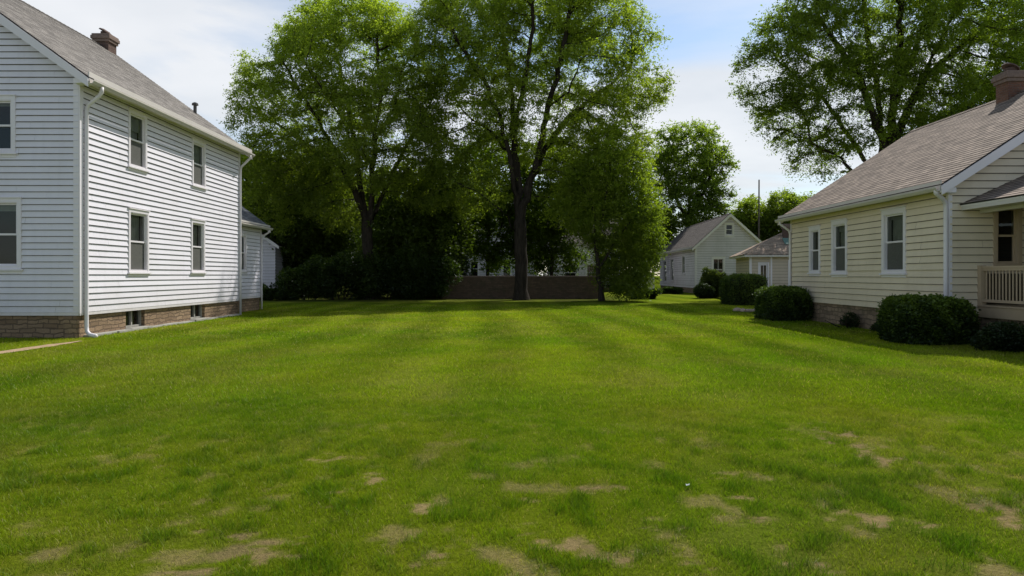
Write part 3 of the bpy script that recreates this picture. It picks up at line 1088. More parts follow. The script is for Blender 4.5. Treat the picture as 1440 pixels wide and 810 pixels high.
courses(mb, GF, g2, .62, ZW2 + 4.45 * P2 - .2, .168, hf, .036)
courses(mb, GB, g2, .62, ZW2 + 4.45 * P2 - .2, .195, (), .020)
courses(mb, GL, rect(Ln2), .62, 3.56, .195, (), .020)
mb.build('wall', [M['cream'], M['lap_shade']], ch_, weld=False)
mb = MB()
mb.solid(GR, -.03, .05, .59, 3.44, 0, .036)
mb.solid(GF, 0, .05, .59, 3.6, 0, .032)
mb.solid(GR, Ln2 - .07, Ln2 + .0, .59, 3.44, 0, .036)
build_each(mb, 'corner_board', M['white_trim'], ch_)
mb = MB()
mb.solid(GR, 0, Ln2, -.35, .615, -.35, -.03)
mb.solid(GF, .36, Wd2, -.35, .615, -.35, -.03)
mb.solid(GB, .36, Wd2, -.35, .615, -.35, -.03)
mb.build('foundation', M['stone_dim'], ch_)
gable_roof(ch_, Wd2, 0, Ln2, ZW2, P2, .38, .30, M['roof_brown'], sgn=1)
eave(ch_, GR, Ln2, ZW2, .38, .29)
eave(ch_, GL, Ln2, ZW2, .38, .29)
gutter(ch_, GR, Ln2 + .58, ZW2 - .38 * P2 - .135, .38, -.29)
mb = MB()
mb.solid(GR, -.295, .0, ZW2 - .42, ZW2 - .305, .02, .365)
mb.build('cornice_return', M['white_trim'], ch_, bevel=.006)
gz1 = ZW2 - .38 * P2 - .13
downspout(ch_, [(-.42, -.2, gz1 + .02), (-.41, -.19, gz1 - .05), (-.20, -.08, gz1 - .16), (-.10, -.02, gz1 - .25), (-.085, -.01, gz1 - .36), (-.085, -.01, 1.5), (-.085, -.01, .05)], .05)
downspout(ch_, [(-.43, Ln2 - .08, gz1), (-.43, Ln2 - .08, gz1 - .08), (-.12, Ln2 - .08, gz1 - .3), (-.08, Ln2 - .08, gz1 - .42), (-.08, Ln2 - .08, 1.5), (-.08, Ln2 - .08, .05)], .04)
chimney(ch_, 4.3, 4.15, 5.6, 7.25, .50, .50)
# porch: deck, skirt, railing, roof
PX, PY0 = .6, -3.6
mb = MB()
nb = 26
for i in range(nb):
    a_ = PY0 + (-PY0 - .04) * i / nb
    mb.box(PX, PX + 5, a_, a_ + (-PY0 - .04) / nb - .006, .80, .835)
mb.build('porch_deck', M['rail_paint'], ch_)
mb = MB()
mb.box(PX + .03, PX + .06, PY0 + .02, -.05, .56, .799)
mb.box(PX + .03, PX + 5, PY0 + .02, PY0 + .05, .56, .799)
mb.build('porch_fascia', M['rail_paint'], ch_)
mb = MB()
mb.box(PX + .09, PX + .30, PY0 + .1, -.05, -.3, .559)
mb.box(PX + .31, PX + 5, PY0 + .1, PY0 + .3, -.3, .559)
mb.build('porch_base', M['stone_dim'], ch_)
wn = MB()  # dark boards added to paint the porch shade between the balusters
k_ = PX + .12
while k_ < Wd2 - .2:
    wn.solid(GF, k_, k_ + .138, .84, 1.54, .045, .06)
    k_ += .142
wn.build('porch_shade_boards', plain('porch_shade_paint', (0.075, 0.055, 0.038), .7), ch_)
rl = MB()
rl.box(PX + .03, PX + .13, PY0 + .14, -.02, 1.66, 1.70)
rl.box(PX + .05, PX + .11, PY0 + .14, -.02, 1.60, 1.659)
rl.box(PX + .05, PX + .11, PY0 + .14, -.02, .90, .96)
rl.box(PX + .02, PX + .14, -.15, -.021, .836, 1.72)
r_ = rl.build('porch_railing', M['rail_paint'], ch_)
yy = -.25
while yy > PY0 + .2:
    bl = MB()
    bl.box(PX + .07, PX + .088, yy - .014, yy + .014, .961, 1.599)
    bl.build('baluster', M['rail_paint'], r_)
    yy -= .105
for (x_, y_) in ((PX + .08, PY0 + .08), (PX + 4.8, PY0 + .08)):
    pb = MB()
    pb.box(x_ - .06, x_ + .06, y_ - .06, y_ + .06, .836, 2.86)
    pb.box(x_ - .09, x_ + .09, y_ - .09, y_ + .09, .836, .97)
    pb.box(x_ - .09, x_ + .09, y_ - .09, y_ + .09, 2.75, 2.861)
    pb.build('porch_post', M['white_trim'], ch_, bevel=.008)
PP = .45
cs = 1 / math.sqrt(1 + PP * PP)
px0 = .22
for k in (0, 1):
    xe = px0 if k == 0 else px0 + 5.9
    dd = 1 if k == 0 else -1
    Ff = Frame((xe, PY0 - .3, 3.10), (0, 1, 0), (-dd * PP, 0, 1), (dd, 0, PP))
    slope(ch_, 'porch_roof', Ff, rect(-PY0 + .3 - .02), 2.95 / cs, M['roof_brown'])
pe = MB()
pe.box(px0 + .03, px0 + .055, PY0 - .28, -.03, 2.965, 3.07)
pe.box(px0 + .056, px0 + .6, PY0 - .28, -.03, 2.97, 2.985)
pe.box(px0 + .45, px0 + .57, PY0, -.03, 2.90, 2.969)
pe.build('porch_eave', M['gutter'], ch_)
pw = MB()  # front and right walls added out of view to darken the porch
PFW = Frame((PX + .6, PY0 + .2, 0), (1, 0, 0), (0, -1, 0))
courses(pw, PFW, rect(4.3), .84, 2.86, .195, (), .027)
courses(pw, Frame((PX + 4.9, PY0 + .2, 0), (0, 1, 0), (1, 0, 0)), rect(-PY0 - .25), .84, 2.86, .195, (), .027)
pw.build('porch_shade_wall', [M['cream'], M['lap_shade']], ch_, weld=False)
pg = MB()
pg.prism([(px0 + .05, PY0 - .1, 2.95), (px0 + 5.85, PY0 - .1, 2.95), (px0 + 2.95, PY0 - .1, 4.3)], (0, .05, 0))
pg.build('porch_gable', M['cream'], ch_)

# ------------------------------------------------------------------ small white house at the back right
gh = thing('garage', 'small white gabled garage with weathered dark roof beyond the lawn', 'garage', (14.95, 58, 0), -math.atan(.04))
Wg, Lg, ZG, PG = 5.5, 17.0, 4.0, .92
KL = Frame((0, 0, 0), (0, 1, 0), (-1, 0, 0))
KF = Frame((0, 0, 0), (1, 0, 0), (0, -1, 0))
KB = Frame((0, Lg, 0), (1, 0, 0), (0, 1, 0))
KR = Frame((Wg, 0, 0), (0, 1, 0), (1, 0, 0))
hl = [window(gh, KL, 3.9, 5.3, 1.6, 3.3, M['aged_white'], .12, blind=.9), window(gh, KL, 9.2, 11.0, .9, 3.2, M['aged_white'], .14),
      window(gh, KL, 13.0, 15.0, .8, 3.1, M['aged_white'], .14)]
hf = [window(gh, KF, 1.3, 2.4, .95, 3.0, M['white_trim'], .13, muntin=(2, 1)), window(gh, KF, 2.35, 3.12, 4.72, 5.75, M['white_trim'], .1, label='small attic window')]
mb = MB()
courses(mb, KL, rect(Lg), .45, 3.75, .2, hl, .05)
g3 = lambda v: (0.0, Wg) if v < ZG - .1 else ((v - ZG + .1) / PG, Wg - (v - ZG + .1) / PG)
courses(mb, KF, g3, .45, ZG + Wg / 2 * PG - .2, .2, hf, .05)
courses(mb, KB, g3, .45, ZG + Wg / 2 * PG - .2, .2, (), .05)
courses(mb, KR, rect(Lg), .45, 3.75, .2, (), .05)
mb.build('wall', [M['aged_white'], M['lap_shade']], gh, weld=False)
mb = MB()
mb.solid(KL, -.03, .14, .42, 3.6, 0, .04)
mb.solid(KF, 0, .14, .42, 3.8, 0, .036)
mb.solid(KF, Wg - .14, Wg, .42, 3.8, 0, .036)
build_each(mb, 'corner_board', M['white_trim'], gh)
mb = MB()
mb.box(.03, Wg - .03, .03, Lg - .03, -.3, .449)
mb.build('foundation', M['stone_dim'], gh)
gable_roof(gh, Wg, 0, Lg, ZG, PG, .35, .4, M['roof_dark'], sgn=1, exp=.2)
eave(gh, KL, Lg, ZG, .35, .3)
eave(gh, KR, Lg, ZG, .35, .3)
gutter(gh, KL, Lg + .6, ZG - .35 * PG - .13, .35, -.3)

# ------------------------------------------------------------------ low outbuilding with hip roof between them
ob = thing('outbuilding', 'low grey beige shed with hipped roof behind the cream house', 'shed', (14.05, 42, 0), -.15)
Wo, Lo, ZO, PO = 6.0, 5.0, 2.75, .52
HF = Frame((0, 0, 0), (1, 0, 0), (0, -1, 0))
HL = Frame((0, 0, 0), (0, 1, 0), (-1, 0, 0))
HB = Frame((0, Lo, 0), (1, 0, 0), (0, 1, 0))
HR = Frame((Wo, 0, 0), (0, 1, 0), (1, 0, 0))
hd = (.55, 1.02, .3, 2.15)
hw = window(ob, HF, 2.15, 2.75, .9, 2.35, M['white_trim'], .08)
mb = MB()
courses(mb, HF, rect(Wo), .3, ZO - .1, .18, [(.5, 1.05, .3, 2.2), hw], .022)
courses(mb, HL, rect(Lo), .3, ZO - .1, .18, (), .022)
courses(mb, HB, rect(Wo), .3, ZO - .1, .18, (), .022)
courses(mb, HR, rect(Lo), .3, ZO - .1, .18, (), .022)
mb.build('wall', [M['greige'], M['lap_shade']], ob, weld=False)
mb = MB()
mb.box(.02, Wo - .02, .02, Lo - .02, -.3, .299)
mb.build('foundation', M['concrete'], ob)
mb = MB()
mb.solid(HF, -.03, .1, .28, ZO - .12, 0, .036)
mb.solid(HL, 0, .1, .28, ZO - .12, 0, .03)
mb.solid(HF, 1.16, 1.26, .28, ZO - .12, 0, .034)
build_each(mb, 'corner_board', M['white_trim'], ob)
dm = MB()
dm.solid(HF, .46, .54, .3, 2.26, 0, .04)
dm.solid(HF, 1.01, 1.09, .3, 2.26, 0, .04)
dm.solid(HF, .54, 1.01, 2.18, 2.26, 0, .04)
dm.solid(HF, .545, 1.005, .3, 1.1, -.06, -.02)
dm.solid(HF, .545, .62, 1.1, 2.179, -.06, -.02)
dm.solid(HF, .93, 1.005, 1.1, 2.179, -.06, -.02)
dm.solid(HF, .62, .93, 2.08, 2.179, -.06, -.022)
dm.solid(HF, .765, .785, 1.1, 2.08, -.055, -.025)
dm.cur = 1
dm.solid(HF, .62, .93, 1.1, 2.08, -.3, -.1)
d_ = dm.build('door', [M['white_trim'], M['dark']], ob)
pn = MB()
pn.face([HF.p(.62, 1.1, -.04), HF.p(.93, 1.1, -.04), HF.p(.93, 2.08, -.04), HF.p(.62, 2.08, -.04)])
pn.build('pane', M['glass'], d_, weld=False)
ov = .4
cs = 1 / math.sqrt(1 + PO * PO)
hw_ = min(Wo, Lo) / 2 + ov
ze = ZO - ov * PO + .16
S = hw_ / cs
ext = [(Frame((-ov, -ov, ze), (1, 0, 0), (0, -PO, 1), (0, 1, PO)), Wo + 2 * ov), (Frame((-ov, Lo + ov, ze), (1, 0, 0), (0, PO, 1), (0, -1, PO)), Wo + 2 * ov),
       (Frame((-ov, -ov, ze), (0, 1, 0), (-PO, 0, 1), (1, 0, PO)), Lo + 2 * ov), (Frame((Wo + ov, -ov, ze), (0, 1, 0), (PO, 0, 1), (-1, 0, PO)), Lo + 2 * ov)]
for Ff, L in ext:
    slope(ob, 'roof', Ff, (lambda L: (lambda v: (v * cs, L - v * cs)))(L), S - .001, M['roof_pink'], .09)
mb = MB()
mb.solid(HF, -ov + .02, Wo + ov - .02, ze - .13, ze - .035, .0, ov - .03)
mb.solid(HL, -ov + .06, Lo + ov - .02, ze - .131, ze - .036, .0, ov - .031)
mb.build('eave', M['gutter'], ob)
chimney(ob, 2.40, 1.75, 3.3, 4.62, .34, .34, 0, M['clay'])
fl = MB()
fl.prism([(2.15, .75, 3.34), (2.9, .75, 3.34), (2.9, 1.5, 3.73), (2.15, 1.5, 3.73)], (0, 0, .03))
fl.build('flashing', M['verdigris'], ob)


# ------------------------------------------------------------------ houses glimpsed behind the trees
def far_house(name, label, x, y, wd, dp, h, pitch, wins, rz=0.0, mat='aged_white', roof='roof_dark', ridge_x=False):
    t = thing(name, label, 'house', (x, y, 0), rz)
    A = Frame((0, 0, 0), (1, 0, 0), (0, -1, 0))
    B_ = Frame((0, dp, 0), (1, 0, 0), (0, 1, 0))
    L_ = Frame((0, 0, 0), (0, 1, 0), (-1, 0, 0))
    R_ = Frame((wd, 0, 0), (0, 1, 0), (1, 0, 0))
    hs = [window(t, A, a, b, c, d, M['white_trim'], .12, single=(b - a) < .8) for (a, b, c, d) in wins]
    gsp = lambda v: (0.0, wd) if v < h else ((v - h) / pitch, wd - (v - h) / pitch)
    mb = MB()
    top = h + (wd / 2 * pitch if not ridge_x else 0) - .1
    courses(mb, A, gsp if not ridge_x else rect(wd), .4, top, .2, hs, .045)
    courses(mb, B_, gsp if not ridge_x else rect(wd), .4, top, .2, (), .05)
    gs2 = lambda v: (0.0, dp) if v < h else ((v - h) / pitch, dp - (v - h) / pitch)
    topx = h + (dp / 2 * pitch if ridge_x else 0) - .1
    courses(mb, L_, gs2, .4, topx, .2, (), .05)
    courses(mb, R_, gs2, .4, topx, .2, (), .05)
    mb.build('wall', [M[mat], M['lap_shade']], t, weld=False)
    fd = MB()
    fd.box(.03, wd - .03, .03, dp - .03, -.3, .399)
    fd.build('foundation', M['stone_dim'], t)
    if not ridge_x:
        gable_roof(t, wd, 0, dp, h + .1, pitch, .35, .3, M[roof], sgn=1, exp=.2)
    else:
        cs = 1 / math.sqrt(1 + pitch * pitch)
        for k in (0, 1):
            ye = -.35 if k == 0 else dp + .35
            d = 1 if k == 0 else -1
            Ff = Frame((-.3, ye, h + .1 - .35 * pitch), (1, 0, 0), (0, -d * pitch, 1), (0, d, pitch))
            slope(t, 'roof', Ff, rect(wd + .6), (dp / 2 + .35) / cs, M[roof], exp=.2)
        ev = MB()
        ev.box(-.28, wd + .28, -.33, -.02, h + .1 - .35 * pitch - .02, h + .1 - .35 * pitch + .0)
        ev.build('eave', M['white_trim'], t)
    return t


far_house('neighbour_house', 'white house behind the brick wall, half hidden left of the tall middle tree', -5.2, 70, 7.5, 9, 4.6, .7,
          [(1.0, 2.0, 1.3, 3.0), (4.2, 5.2, 1.3, 3.0)])
far_house('neighbour_house', 'white house with dark windows behind the brick wall, right of the middle tree', 3.6, 64, 6.2, 8, 4.4, .6,
          [(1.0, 2.3, .9, 2.6), (3.0, 4.6, .9, 2.6), (1.6, 2.4, 3.2, 4.1)], ridge_x=True)
far_house('neighbour_house', 'shaded white house behind the bushes left, beyond the rear wing of the two storey house', -21.0, 47.5, 5.2, 8, 3.6, .7,
          [(3.0, 4.0, 1.2, 2.6)])

# brick garden wall
gw = thing('garden_wall', 'low brown brick garden wall behind the trunk of the middle tree', 'wall', (-4.5, 45.2, 0))
mb = MB()
mb.box(0, 10.1, 0, .3, -.3, 1.38)
mb.build('wall', M['brown_brick'], gw)
mb = MB()
for i in range(14):
    a_ = -.04 + 10.18 * i / 14
    mb.box(a_, a_ + 10.18 / 14 - .008, -.05, .35, 1.381, 1.46 + random.uniform(0, .008))
mb.build('coping', M['cap'], gw, bevel=.01)

# white lattice gate beside the garage
lg = thing('garden_gate', 'weathered white wooden picket gate left of the white garage', 'gate', (10.55, 59, 0))
mb = MB()
for x_ in (0, 1.15):
    mb.box(x_, x_ + .12, 0, .12, -.1, 1.75)
    mb.box(x_ - .02, x_ + .14, -.02, .14, 1.751, 1.81)
mb.build('gate_post', M['white_trim'], lg)
mb = MB()
for k in range(8):
    mb.box(.15 + k * .122, .15 + k * .122 + .085, .03, .055, .1, 1.5 + .07 * math.sin(k / 7 * math.pi))
for z_ in (.35, 1.2):
    mb.box(.121, 1.149, .056, .09, z_, z_ + .09)
mb.build('gate_leaf', M['aged_white'], lg)

# utility pole
up = thing('utility_pole', 'thin wooden utility pole behind the shed roof', 'pole', (24.3, 70, 0))
mb = MB()
mb.sweep([(0, 0, -.3), (0, 0, 5), (.02, 0, 10.9)], [.10, .085, .065], 12)
mb.build('pole', M['pole_wood'], up, smooth=True)


# ------------------------------------------------------------------ vegetation
def leaf_cloud(pos, size, col, up_bias=.5, droop=.35, seed=0, aspect=.5):
    """folded leaf quads at positions; size, col per leaf. Returns co, col, quads"""
    r = np.random.default_rng(seed)
    n = len(pos)
    d = r.normal(size=(n, 3))
    d[:, 2] = d[:, 2] * .55 - droop
    d /= np.linalg.norm(d, axis=1)[:, None] + 1e-9
    nr = r.normal(size=(n, 3))
    nr[:, 2] = np.abs(nr[:, 2]) + up_bias
    s = np.cross(d, nr)
    s /= np.linalg.norm(s, axis=1)[:, None] + 1e-9
    nn = np.cross(s, d)
    L = size[:, None]
    W = L * aspect * .5
    mid = pos + d * L * .45 + nn * L * .06
    co = np.stack([pos, mid + s * W, pos + d * L, mid - s * W], 1).reshape(-1, 3)
    c = np.repeat(col, 4, axis=0)
    q = np.arange(n * 4).reshape(n, 4)
    return co, c, q


def lobe_points(lobes, n, r, shell=.6):
    """sample points in a union of ellipsoids (centre, radii)"""
    w = np.array([l[1][0] * l[1][1] * l[1][2] for l in lobes]) ** .72
    k = r.choice(len(lobes), n, p=w / w.sum())
    c = np.array([tuple(l[0]) for l in lobes])[k]
    rad = np.array([tuple(l[1]) for l in lobes])[k]
    d = r.normal(size=(n, 3))
    d /= np.linalg.norm(d, axis=1)[:, None]
    u = r.uniform(0, 1, n)
    rr = np.where(r.uniform(0, 1, n) < shell, u ** .16, u ** .45)
    return c + d * rad * rr[:, None]


def grow(nodes, parent, att, step, kill, infl, iters, seed, upt=.12):
    rr = random.Random(seed)
    att = [V(a) for a in att]
    nodes = [V(p) for p in nodes]
    for it in range(iters):
        if not att or len(nodes) > 9000:
            break
        kd = kdtree.KDTree(len(nodes))
        for i, p in enumerate(nodes):
            kd.insert(p, i)
        kd.balance()
        acc = {}
        keep = []
        for a in att:
            co, i, dist = kd.find(a)
            if dist < kill:
                continue
            keep.append(a)
            if dist < infl:
                v = (a - co) / dist
                if i in acc:
                    acc[i] += v
                else:
                    acc[i] = v.copy()
        att = keep
        if not acc:
            break
        for i, v in acc.items():
            if v.length < .1:
                v = V((rr.uniform(-1, 1), rr.uniform(-1, 1), .3))
            v.normalize()
            pv = (nodes[i] - nodes[parent[i]]).normalized() if parent[i] >= 0 else V((0, 0, 1))
            v = (v + pv * .35 + V((rr.uniform(-.22, .22), rr.uniform(-.22, .22), rr.uniform(-.18, .18) + upt))).normalized()
            nodes.append(nodes[i] + v * step * rr.uniform(.85, 1.15))
            parent.append(i)
    return nodes, parent


def tube_mesh(nodes, parent, rad, rmin):
    kids = [[] for _ in nodes]
    for i, p in enumerate(parent):
        if p >= 0:
            kids[p].append(i)
    main = {}
    for p, ks in enumerate(kids):
        if ks:
            main[p] = max(ks, key=lambda k: rad[k])
    verts, faces = [], []
    ring = {}

    def mk(p, d, r, sides, ref=None):
        d = d.normalized()
        a = d.orthogonal().normalized() if abs(d.z) < .9 else (V((1, 0, 0)) - d * d.x).normalized()
        b = d.cross(a)
        i0 = len(verts)
        for k in range(sides):
            t = math.tau * k / sides
            verts.append(tuple(p + (a * math.cos(t) + b * math.sin(t)) * r))
        return i0
    for i in range(len(nodes)):
        p = parent[i]
        if p < 0:
            continue
        if rad[i] < rmin:
            continue
        sides = 10 if rad[i] > .18 else (7 if rad[i] > .06 else (5 if rad[i] > .025 else 3))
        d = nodes[i] - nodes[p]
        r0 = rad[p] if main.get(p) == i else min(rad[p] * .85, rad[i] * 1.2)
        k0 = None
        if main.get(p) == i and p in ring and ring[p][1] == sides:
            k0 = ring[p][0]
        if k0 is None:
            k0 = mk(nodes[p], d, r0, sides)
        k1 = mk(nodes[i], d, rad[i], sides)
        ring[i] = (k1, sides)
        for k in range(sides):
            j = (k + 1) % sides
            faces.append((k0 + k, k0 + j, k1 + j, k1 + k))
    return np.array(verts, np.float32), np.array(faces, np.int32)


def resample(poly, step, jit, rr):
    out = [V(poly[0])]
    for a, b in zip(poly, poly[1:]):
        a, b = V(a), V(b)
        n = max(1, int((b - a).length / step))
        for k in range(1, n + 1):
            q = a.lerp(b, k / n)
            if k < n:
                q += V((rr.uniform(-jit, jit), rr.uniform(-jit, jit), rr.uniform(-jit, jit)))
            out.append(q)
    return out


def tree(name, label, base, limbs, lobes, n_att, n_leaf, leaf, trunk_r, cols, seed, step=.42, kill=.75, infl=5.0, spread=.42, gap=.0, mat='leaf',
         thr=.05, group=None, cat='tree', rmin=.012, iters=60, dark_low=.0, up_bias=.5, shell=.6, fill=.25, gexp=.78):
    """limbs: list of polylines in world space, the first is the trunk from the base; others start near it.
    Grows branches into the crown lobes, then hangs leaves on the thin ones."""
    rr = random.Random(seed)
    r = np.random.default_rng(seed)
    base = V(base)
    t = thing(name, label, cat, base, 0, group)
    nodes, parent = [], []
    for li, poly in enumerate(limbs):
        pts = [V(p) - base for p in resample(poly, step * 1.3, .05 if li == 0 else .12, rr)]
        if li == 0:
            for k, p in enumerate(pts):
                nodes.append(p)
                parent.append(k - 1)
        else:
            j = min(range(len(nodes)), key=lambda i: (nodes[i] - pts[0]).length)
            for p in pts[1:]:
                nodes.append(p)
                parent.append(j)
                j = len(nodes) - 1
    lb = [(V(c) - base, rd) for c, rd in lobes]
    att = lobe_points(lb, n_att, r, shell)
    att = att[att[:, 2] > .3]
    if gap:
        keep = [mnoise.noise(V(a) * .38 + V((seed * 3.1, 0, 0))) < gap for a in att]
        att = att[np.array(keep)]
    nodes, parent = grow(nodes, parent, att, step, kill, infl, iters, seed)
    n = len(nodes)
    e = 2.3
    acc = [0.0] * n
    for i in range(n - 1, -1, -1):
        if acc[i] == 0:
            acc[i] = 1.0
        if parent[i] >= 0:
            acc[parent[i]] += acc[i]
    raw = [a ** (1 / e) for a in acc]
    top = raw[0]
    rad = [max(.008, trunk_r * (x / top) ** (gexp / .5 * .72)) for x in raw]
    # flare at the root
    for i in range(min(4, n)):
        if nodes[i].z < .7:
            rad[i] *= 1 + .45 * (1 - max(0, nodes[i].z) / .7)
    vv, ff = tube_mesh(nodes, parent, rad, rmin)
    np_mesh('trunk', vv, ff, None, None, M['bark'], t, smooth=True)
    N = np.array([tuple(p) for p in nodes])
    R = np.array(rad)
    thr = max(thr, float(np.percentile(R, 70)))
    thin = np.where((R <= thr) & (N[:, 2] > .3))[0]
    k = r.choice(thin, n_leaf)
    # short sprays: leaves string out along a few twigs from each node
    nt_ = 5
    tw = r.normal(size=(len(nodes), nt_, 3))
    tw[:, :, 2] = tw[:, :, 2] * .6 - .1
    tw /= np.linalg.norm(tw, axis=2)[:, :, None]
    tl = r.uniform(.5, 1.5, (len(nodes), nt_)) * spread * 1.7
    ti = r.integers(0, nt_, n_leaf)
    u_ = r.uniform(0, 1, n_leaf) ** .7
    off = tw[k, ti] * (tl[k, ti] * u_)[:, None] + r.normal(size=(n_leaf, 3)) * spread * .13
    pos = N[k] + off
    if fill > 0:
        m_ = int(n_leaf * fill)
        kd_ = kdtree.KDTree(len(nodes))
        for i_, p_ in enumerate(nodes):
            kd_.insert(p_, i_)
        kd_.balance()
        ok_ = np.array([kd_.find(V(a_))[2] < kill * 1.05 for a_ in att])
        near_ = att[ok_] if ok_.sum() > 10 else att
        a2 = near_[r.choice(len(near_), m_)] + np.clip(r.normal(size=(m_, 3)), -1.5, 1.5) * spread * .8
        pos[:m_] = a2
    pos = pos[pos[:, 2] > .05]
    n_leaf = len(pos)
    size = leaf * r.uniform(.6, 1.35, n_leaf)
    # clumps of lighter and darker foliage
    q = pos + np.array(base)
    cl = fbm(q[:, 0] * .55 + q[:, 2] * .4, q[:, 1] * .5 + q[:, 2] * .45, seed, 3)
    z = pos[:, 2]
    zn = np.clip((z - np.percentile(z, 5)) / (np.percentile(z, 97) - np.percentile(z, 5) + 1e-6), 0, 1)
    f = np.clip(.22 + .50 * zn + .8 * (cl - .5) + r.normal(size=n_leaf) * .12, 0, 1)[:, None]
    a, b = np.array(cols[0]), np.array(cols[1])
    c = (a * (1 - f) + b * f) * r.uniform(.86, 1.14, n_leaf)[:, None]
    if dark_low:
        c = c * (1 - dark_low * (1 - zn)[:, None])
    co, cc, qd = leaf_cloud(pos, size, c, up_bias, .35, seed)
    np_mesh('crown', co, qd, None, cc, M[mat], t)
    return t


def lobes_at(d, items, dz=1.6, seed=0, squash=1.0, deep=1.0):
    rr = random.Random(seed)
    out = []
    for (px, py, r_) in items:
        rad = r_ * d / FPX
        c = at(px, py, d + rr.uniform(-dz, dz))
        out.append((c, (rad, rad * deep, rad * squash)))
    return out


def pl(d, pts, bend=0.0):
    """limb polyline from photograph positions; bend pushes the end nearer or farther"""
    n = len(pts) - 1
    return [at(px, py, d + bend * (k / max(1, n)) ** 1.2) for k, (px, py) in enumerate(pts)]


GREEN_A, GREEN_B = (.210, .262, .036), (.385, .460, .066)
D2 = 43.0
b2 = at(733, HOR + EYE / D2 * FPX, D2)
tree('tall_tree', 'tallest spreading elm-like tree in the middle, trunk before the brick wall', b2,
     [pl(D2, [(733, 421.9), (733, 380), (732, 340), (731, 312)]),
      pl(D2, [(731, 312), (722, 265), (716, 215), (702, 160), (672, 100), (640, 50)], -1.5),
      pl(D2, [(731, 312), (728, 255), (721, 190), (718, 130), (708, 60)], 1.5),
      pl(D2, [(731, 318), (742, 265), (757, 215), (770, 150), (790, 80), (800, 20)], -1.0),
      pl(D2, [(742, 265), (765, 210), (800, 165), (850, 125), (885, 95)], 1.5),
      pl(D2, [(731, 340), (715, 305), (690, 285), (668, 268), (640, 255)], -2.5),
      pl(D2, [(716, 215), (690, 185), (655, 160), (620, 120)], 2.5),
      pl(D2, [(770, 150), (800, 130), (830, 60)], -4.0),
      pl(D2, [(721, 190), (735, 130), (750, 40), (752, -20)], -3.0)],
     lobes_at(D2, [(722, 40, 105), (830, 65, 92), (648, 55, 70), (893, 112, 50), (780, 140, 105), (690, 130, 90), (855, 190, 72), (850, 260, 55), (652, 262, 52),
                   (745, -35, 95), (660, 10, 60), (620, 40, 40), (905, 70, 34), (780, -10, 80), (620, 190, 48), (925, 130, 20), (840, 10, 55)], 1.8, 2),
     5000, 335000, .130, .38, (GREEN_A, GREEN_B), 21, gap=.19, kill=.58, dark_low=.15, fill=.34, spread=.34, shell=.85)
D1 = 44.0
b1 = at(517, HOR + EYE / D1 * FPX, D1)
tree('tall_tree', 'tall spreading tree left of the middle one, its trunk forking low in deep shade', b1,
     [pl(D1, [(519, 421), (518, 380), (517, 345), (516, 318)]),
      pl(D1, [(516, 318), (503, 280), (482, 235), (462, 195), (430, 140), (400, 90)], -1.5),
      pl(D1, [(516, 318), (506, 260), (500, 205), (490, 150), (470, 70), (468, 30)], 1.0),
      pl(D1, [(517, 325), (524, 260), (527, 200), (535, 130), (530, 60)], -1.5),
      pl(D1, [(517, 325), (540, 270), (562, 225), (590, 180), (612, 130)], 1.0),
      pl(D1, [(482, 235), (450, 215), (410, 190), (370, 165)], 2.0),
      pl(D1, [(500, 205), (470, 150), (430, 90)], -4.0),
      pl(D1, [(527, 200), (555, 150), (570, 90)], -3.5)],
     lobes_at(D1, [(490, 62, 82), (408, 108, 66), (560, 100, 75), (368, 150, 42), (440, 185, 95), (540, 190, 88), (490, 22, 42), (455, 28, 30), (600, 235, 62), (392, 235, 55),
                   (352, 95, 26), (345, 135, 22), (425, 62, 40), (600, 150, 50), (470, 270, 55), (330, 170, 14), (545, 40, 40), (380, 290, 40)], 1.8, 3),
     4600, 305000, .130, .34, (GREEN_A, GREEN_B), 22, gap=.19, kill=.58, dark_low=.25, fill=.34, spread=.34, shell=.85)
D0 = 47.0
b0 = at(1245, HOR + EYE / D0 * FPX, D0)
tree('tall_tree', 'huge broad tree towering behind the brown roof of the cream house', b0,
     [pl(D0, [(1246, 431), (1246, 330), (1247, 250), (1243, 205)]),
      pl(D0, [(1243, 205), (1228, 160), (1210, 110), (1175, 60), (1150, 20)], -1.5),
      pl(D0, [(1243, 205), (1236, 150), (1225, 80), (1215, 0), (1210, -50)], 1.5),
      pl(D0, [(1247, 215), (1257, 150), (1262, 80), (1268, 0), (1275, -60)], -1.0),
      pl(D0, [(1247, 220), (1275, 160), (1300, 110), (1345, 70), (1390, 40)], 1.0),
      pl(D0, [(1246, 260), (1215, 225), (1185, 180), (1150, 130), (1105, 95)], 1.0),
      pl(D0, [(1246, 275), (1210, 250), (1170, 215), (1140, 200)], -2.0),
      pl(D0, [(1300, 110), (1330, 40), (1360, -20)], -3.0),
      pl(D0, [(1257, 150), (1290, 60), (1310, -10)], 3.0),
      pl(D0, [(1210, 110), (1160, 90), (1110, 60)], 3.0)],
     lobes_at(D0, [(1240, 20, 110), (1135, 70, 72), (1340, 55, 100), (1085, 108, 46), (1180, 140, 82), (1300, 140, 72), (1405, 90, 58), (1148, 218, 40), (1105, 170, 46), (1240, -60, 105),
                   (1370, -20, 90), (1060, 80, 24), (1150, 0, 55), (1075, 140, 30), (1095, 40, 30), (1130, 235, 25), (1440, 20, 60), (1330, 150, 60)], 1.8, 4),
     5200, 350000, .144, .5, ((.150, .205, .030), (.31, .39, .056)), 23, step=.5, kill=.8, gap=.19, spread=.38, dark_low=.18, fill=.34, shell=.85)

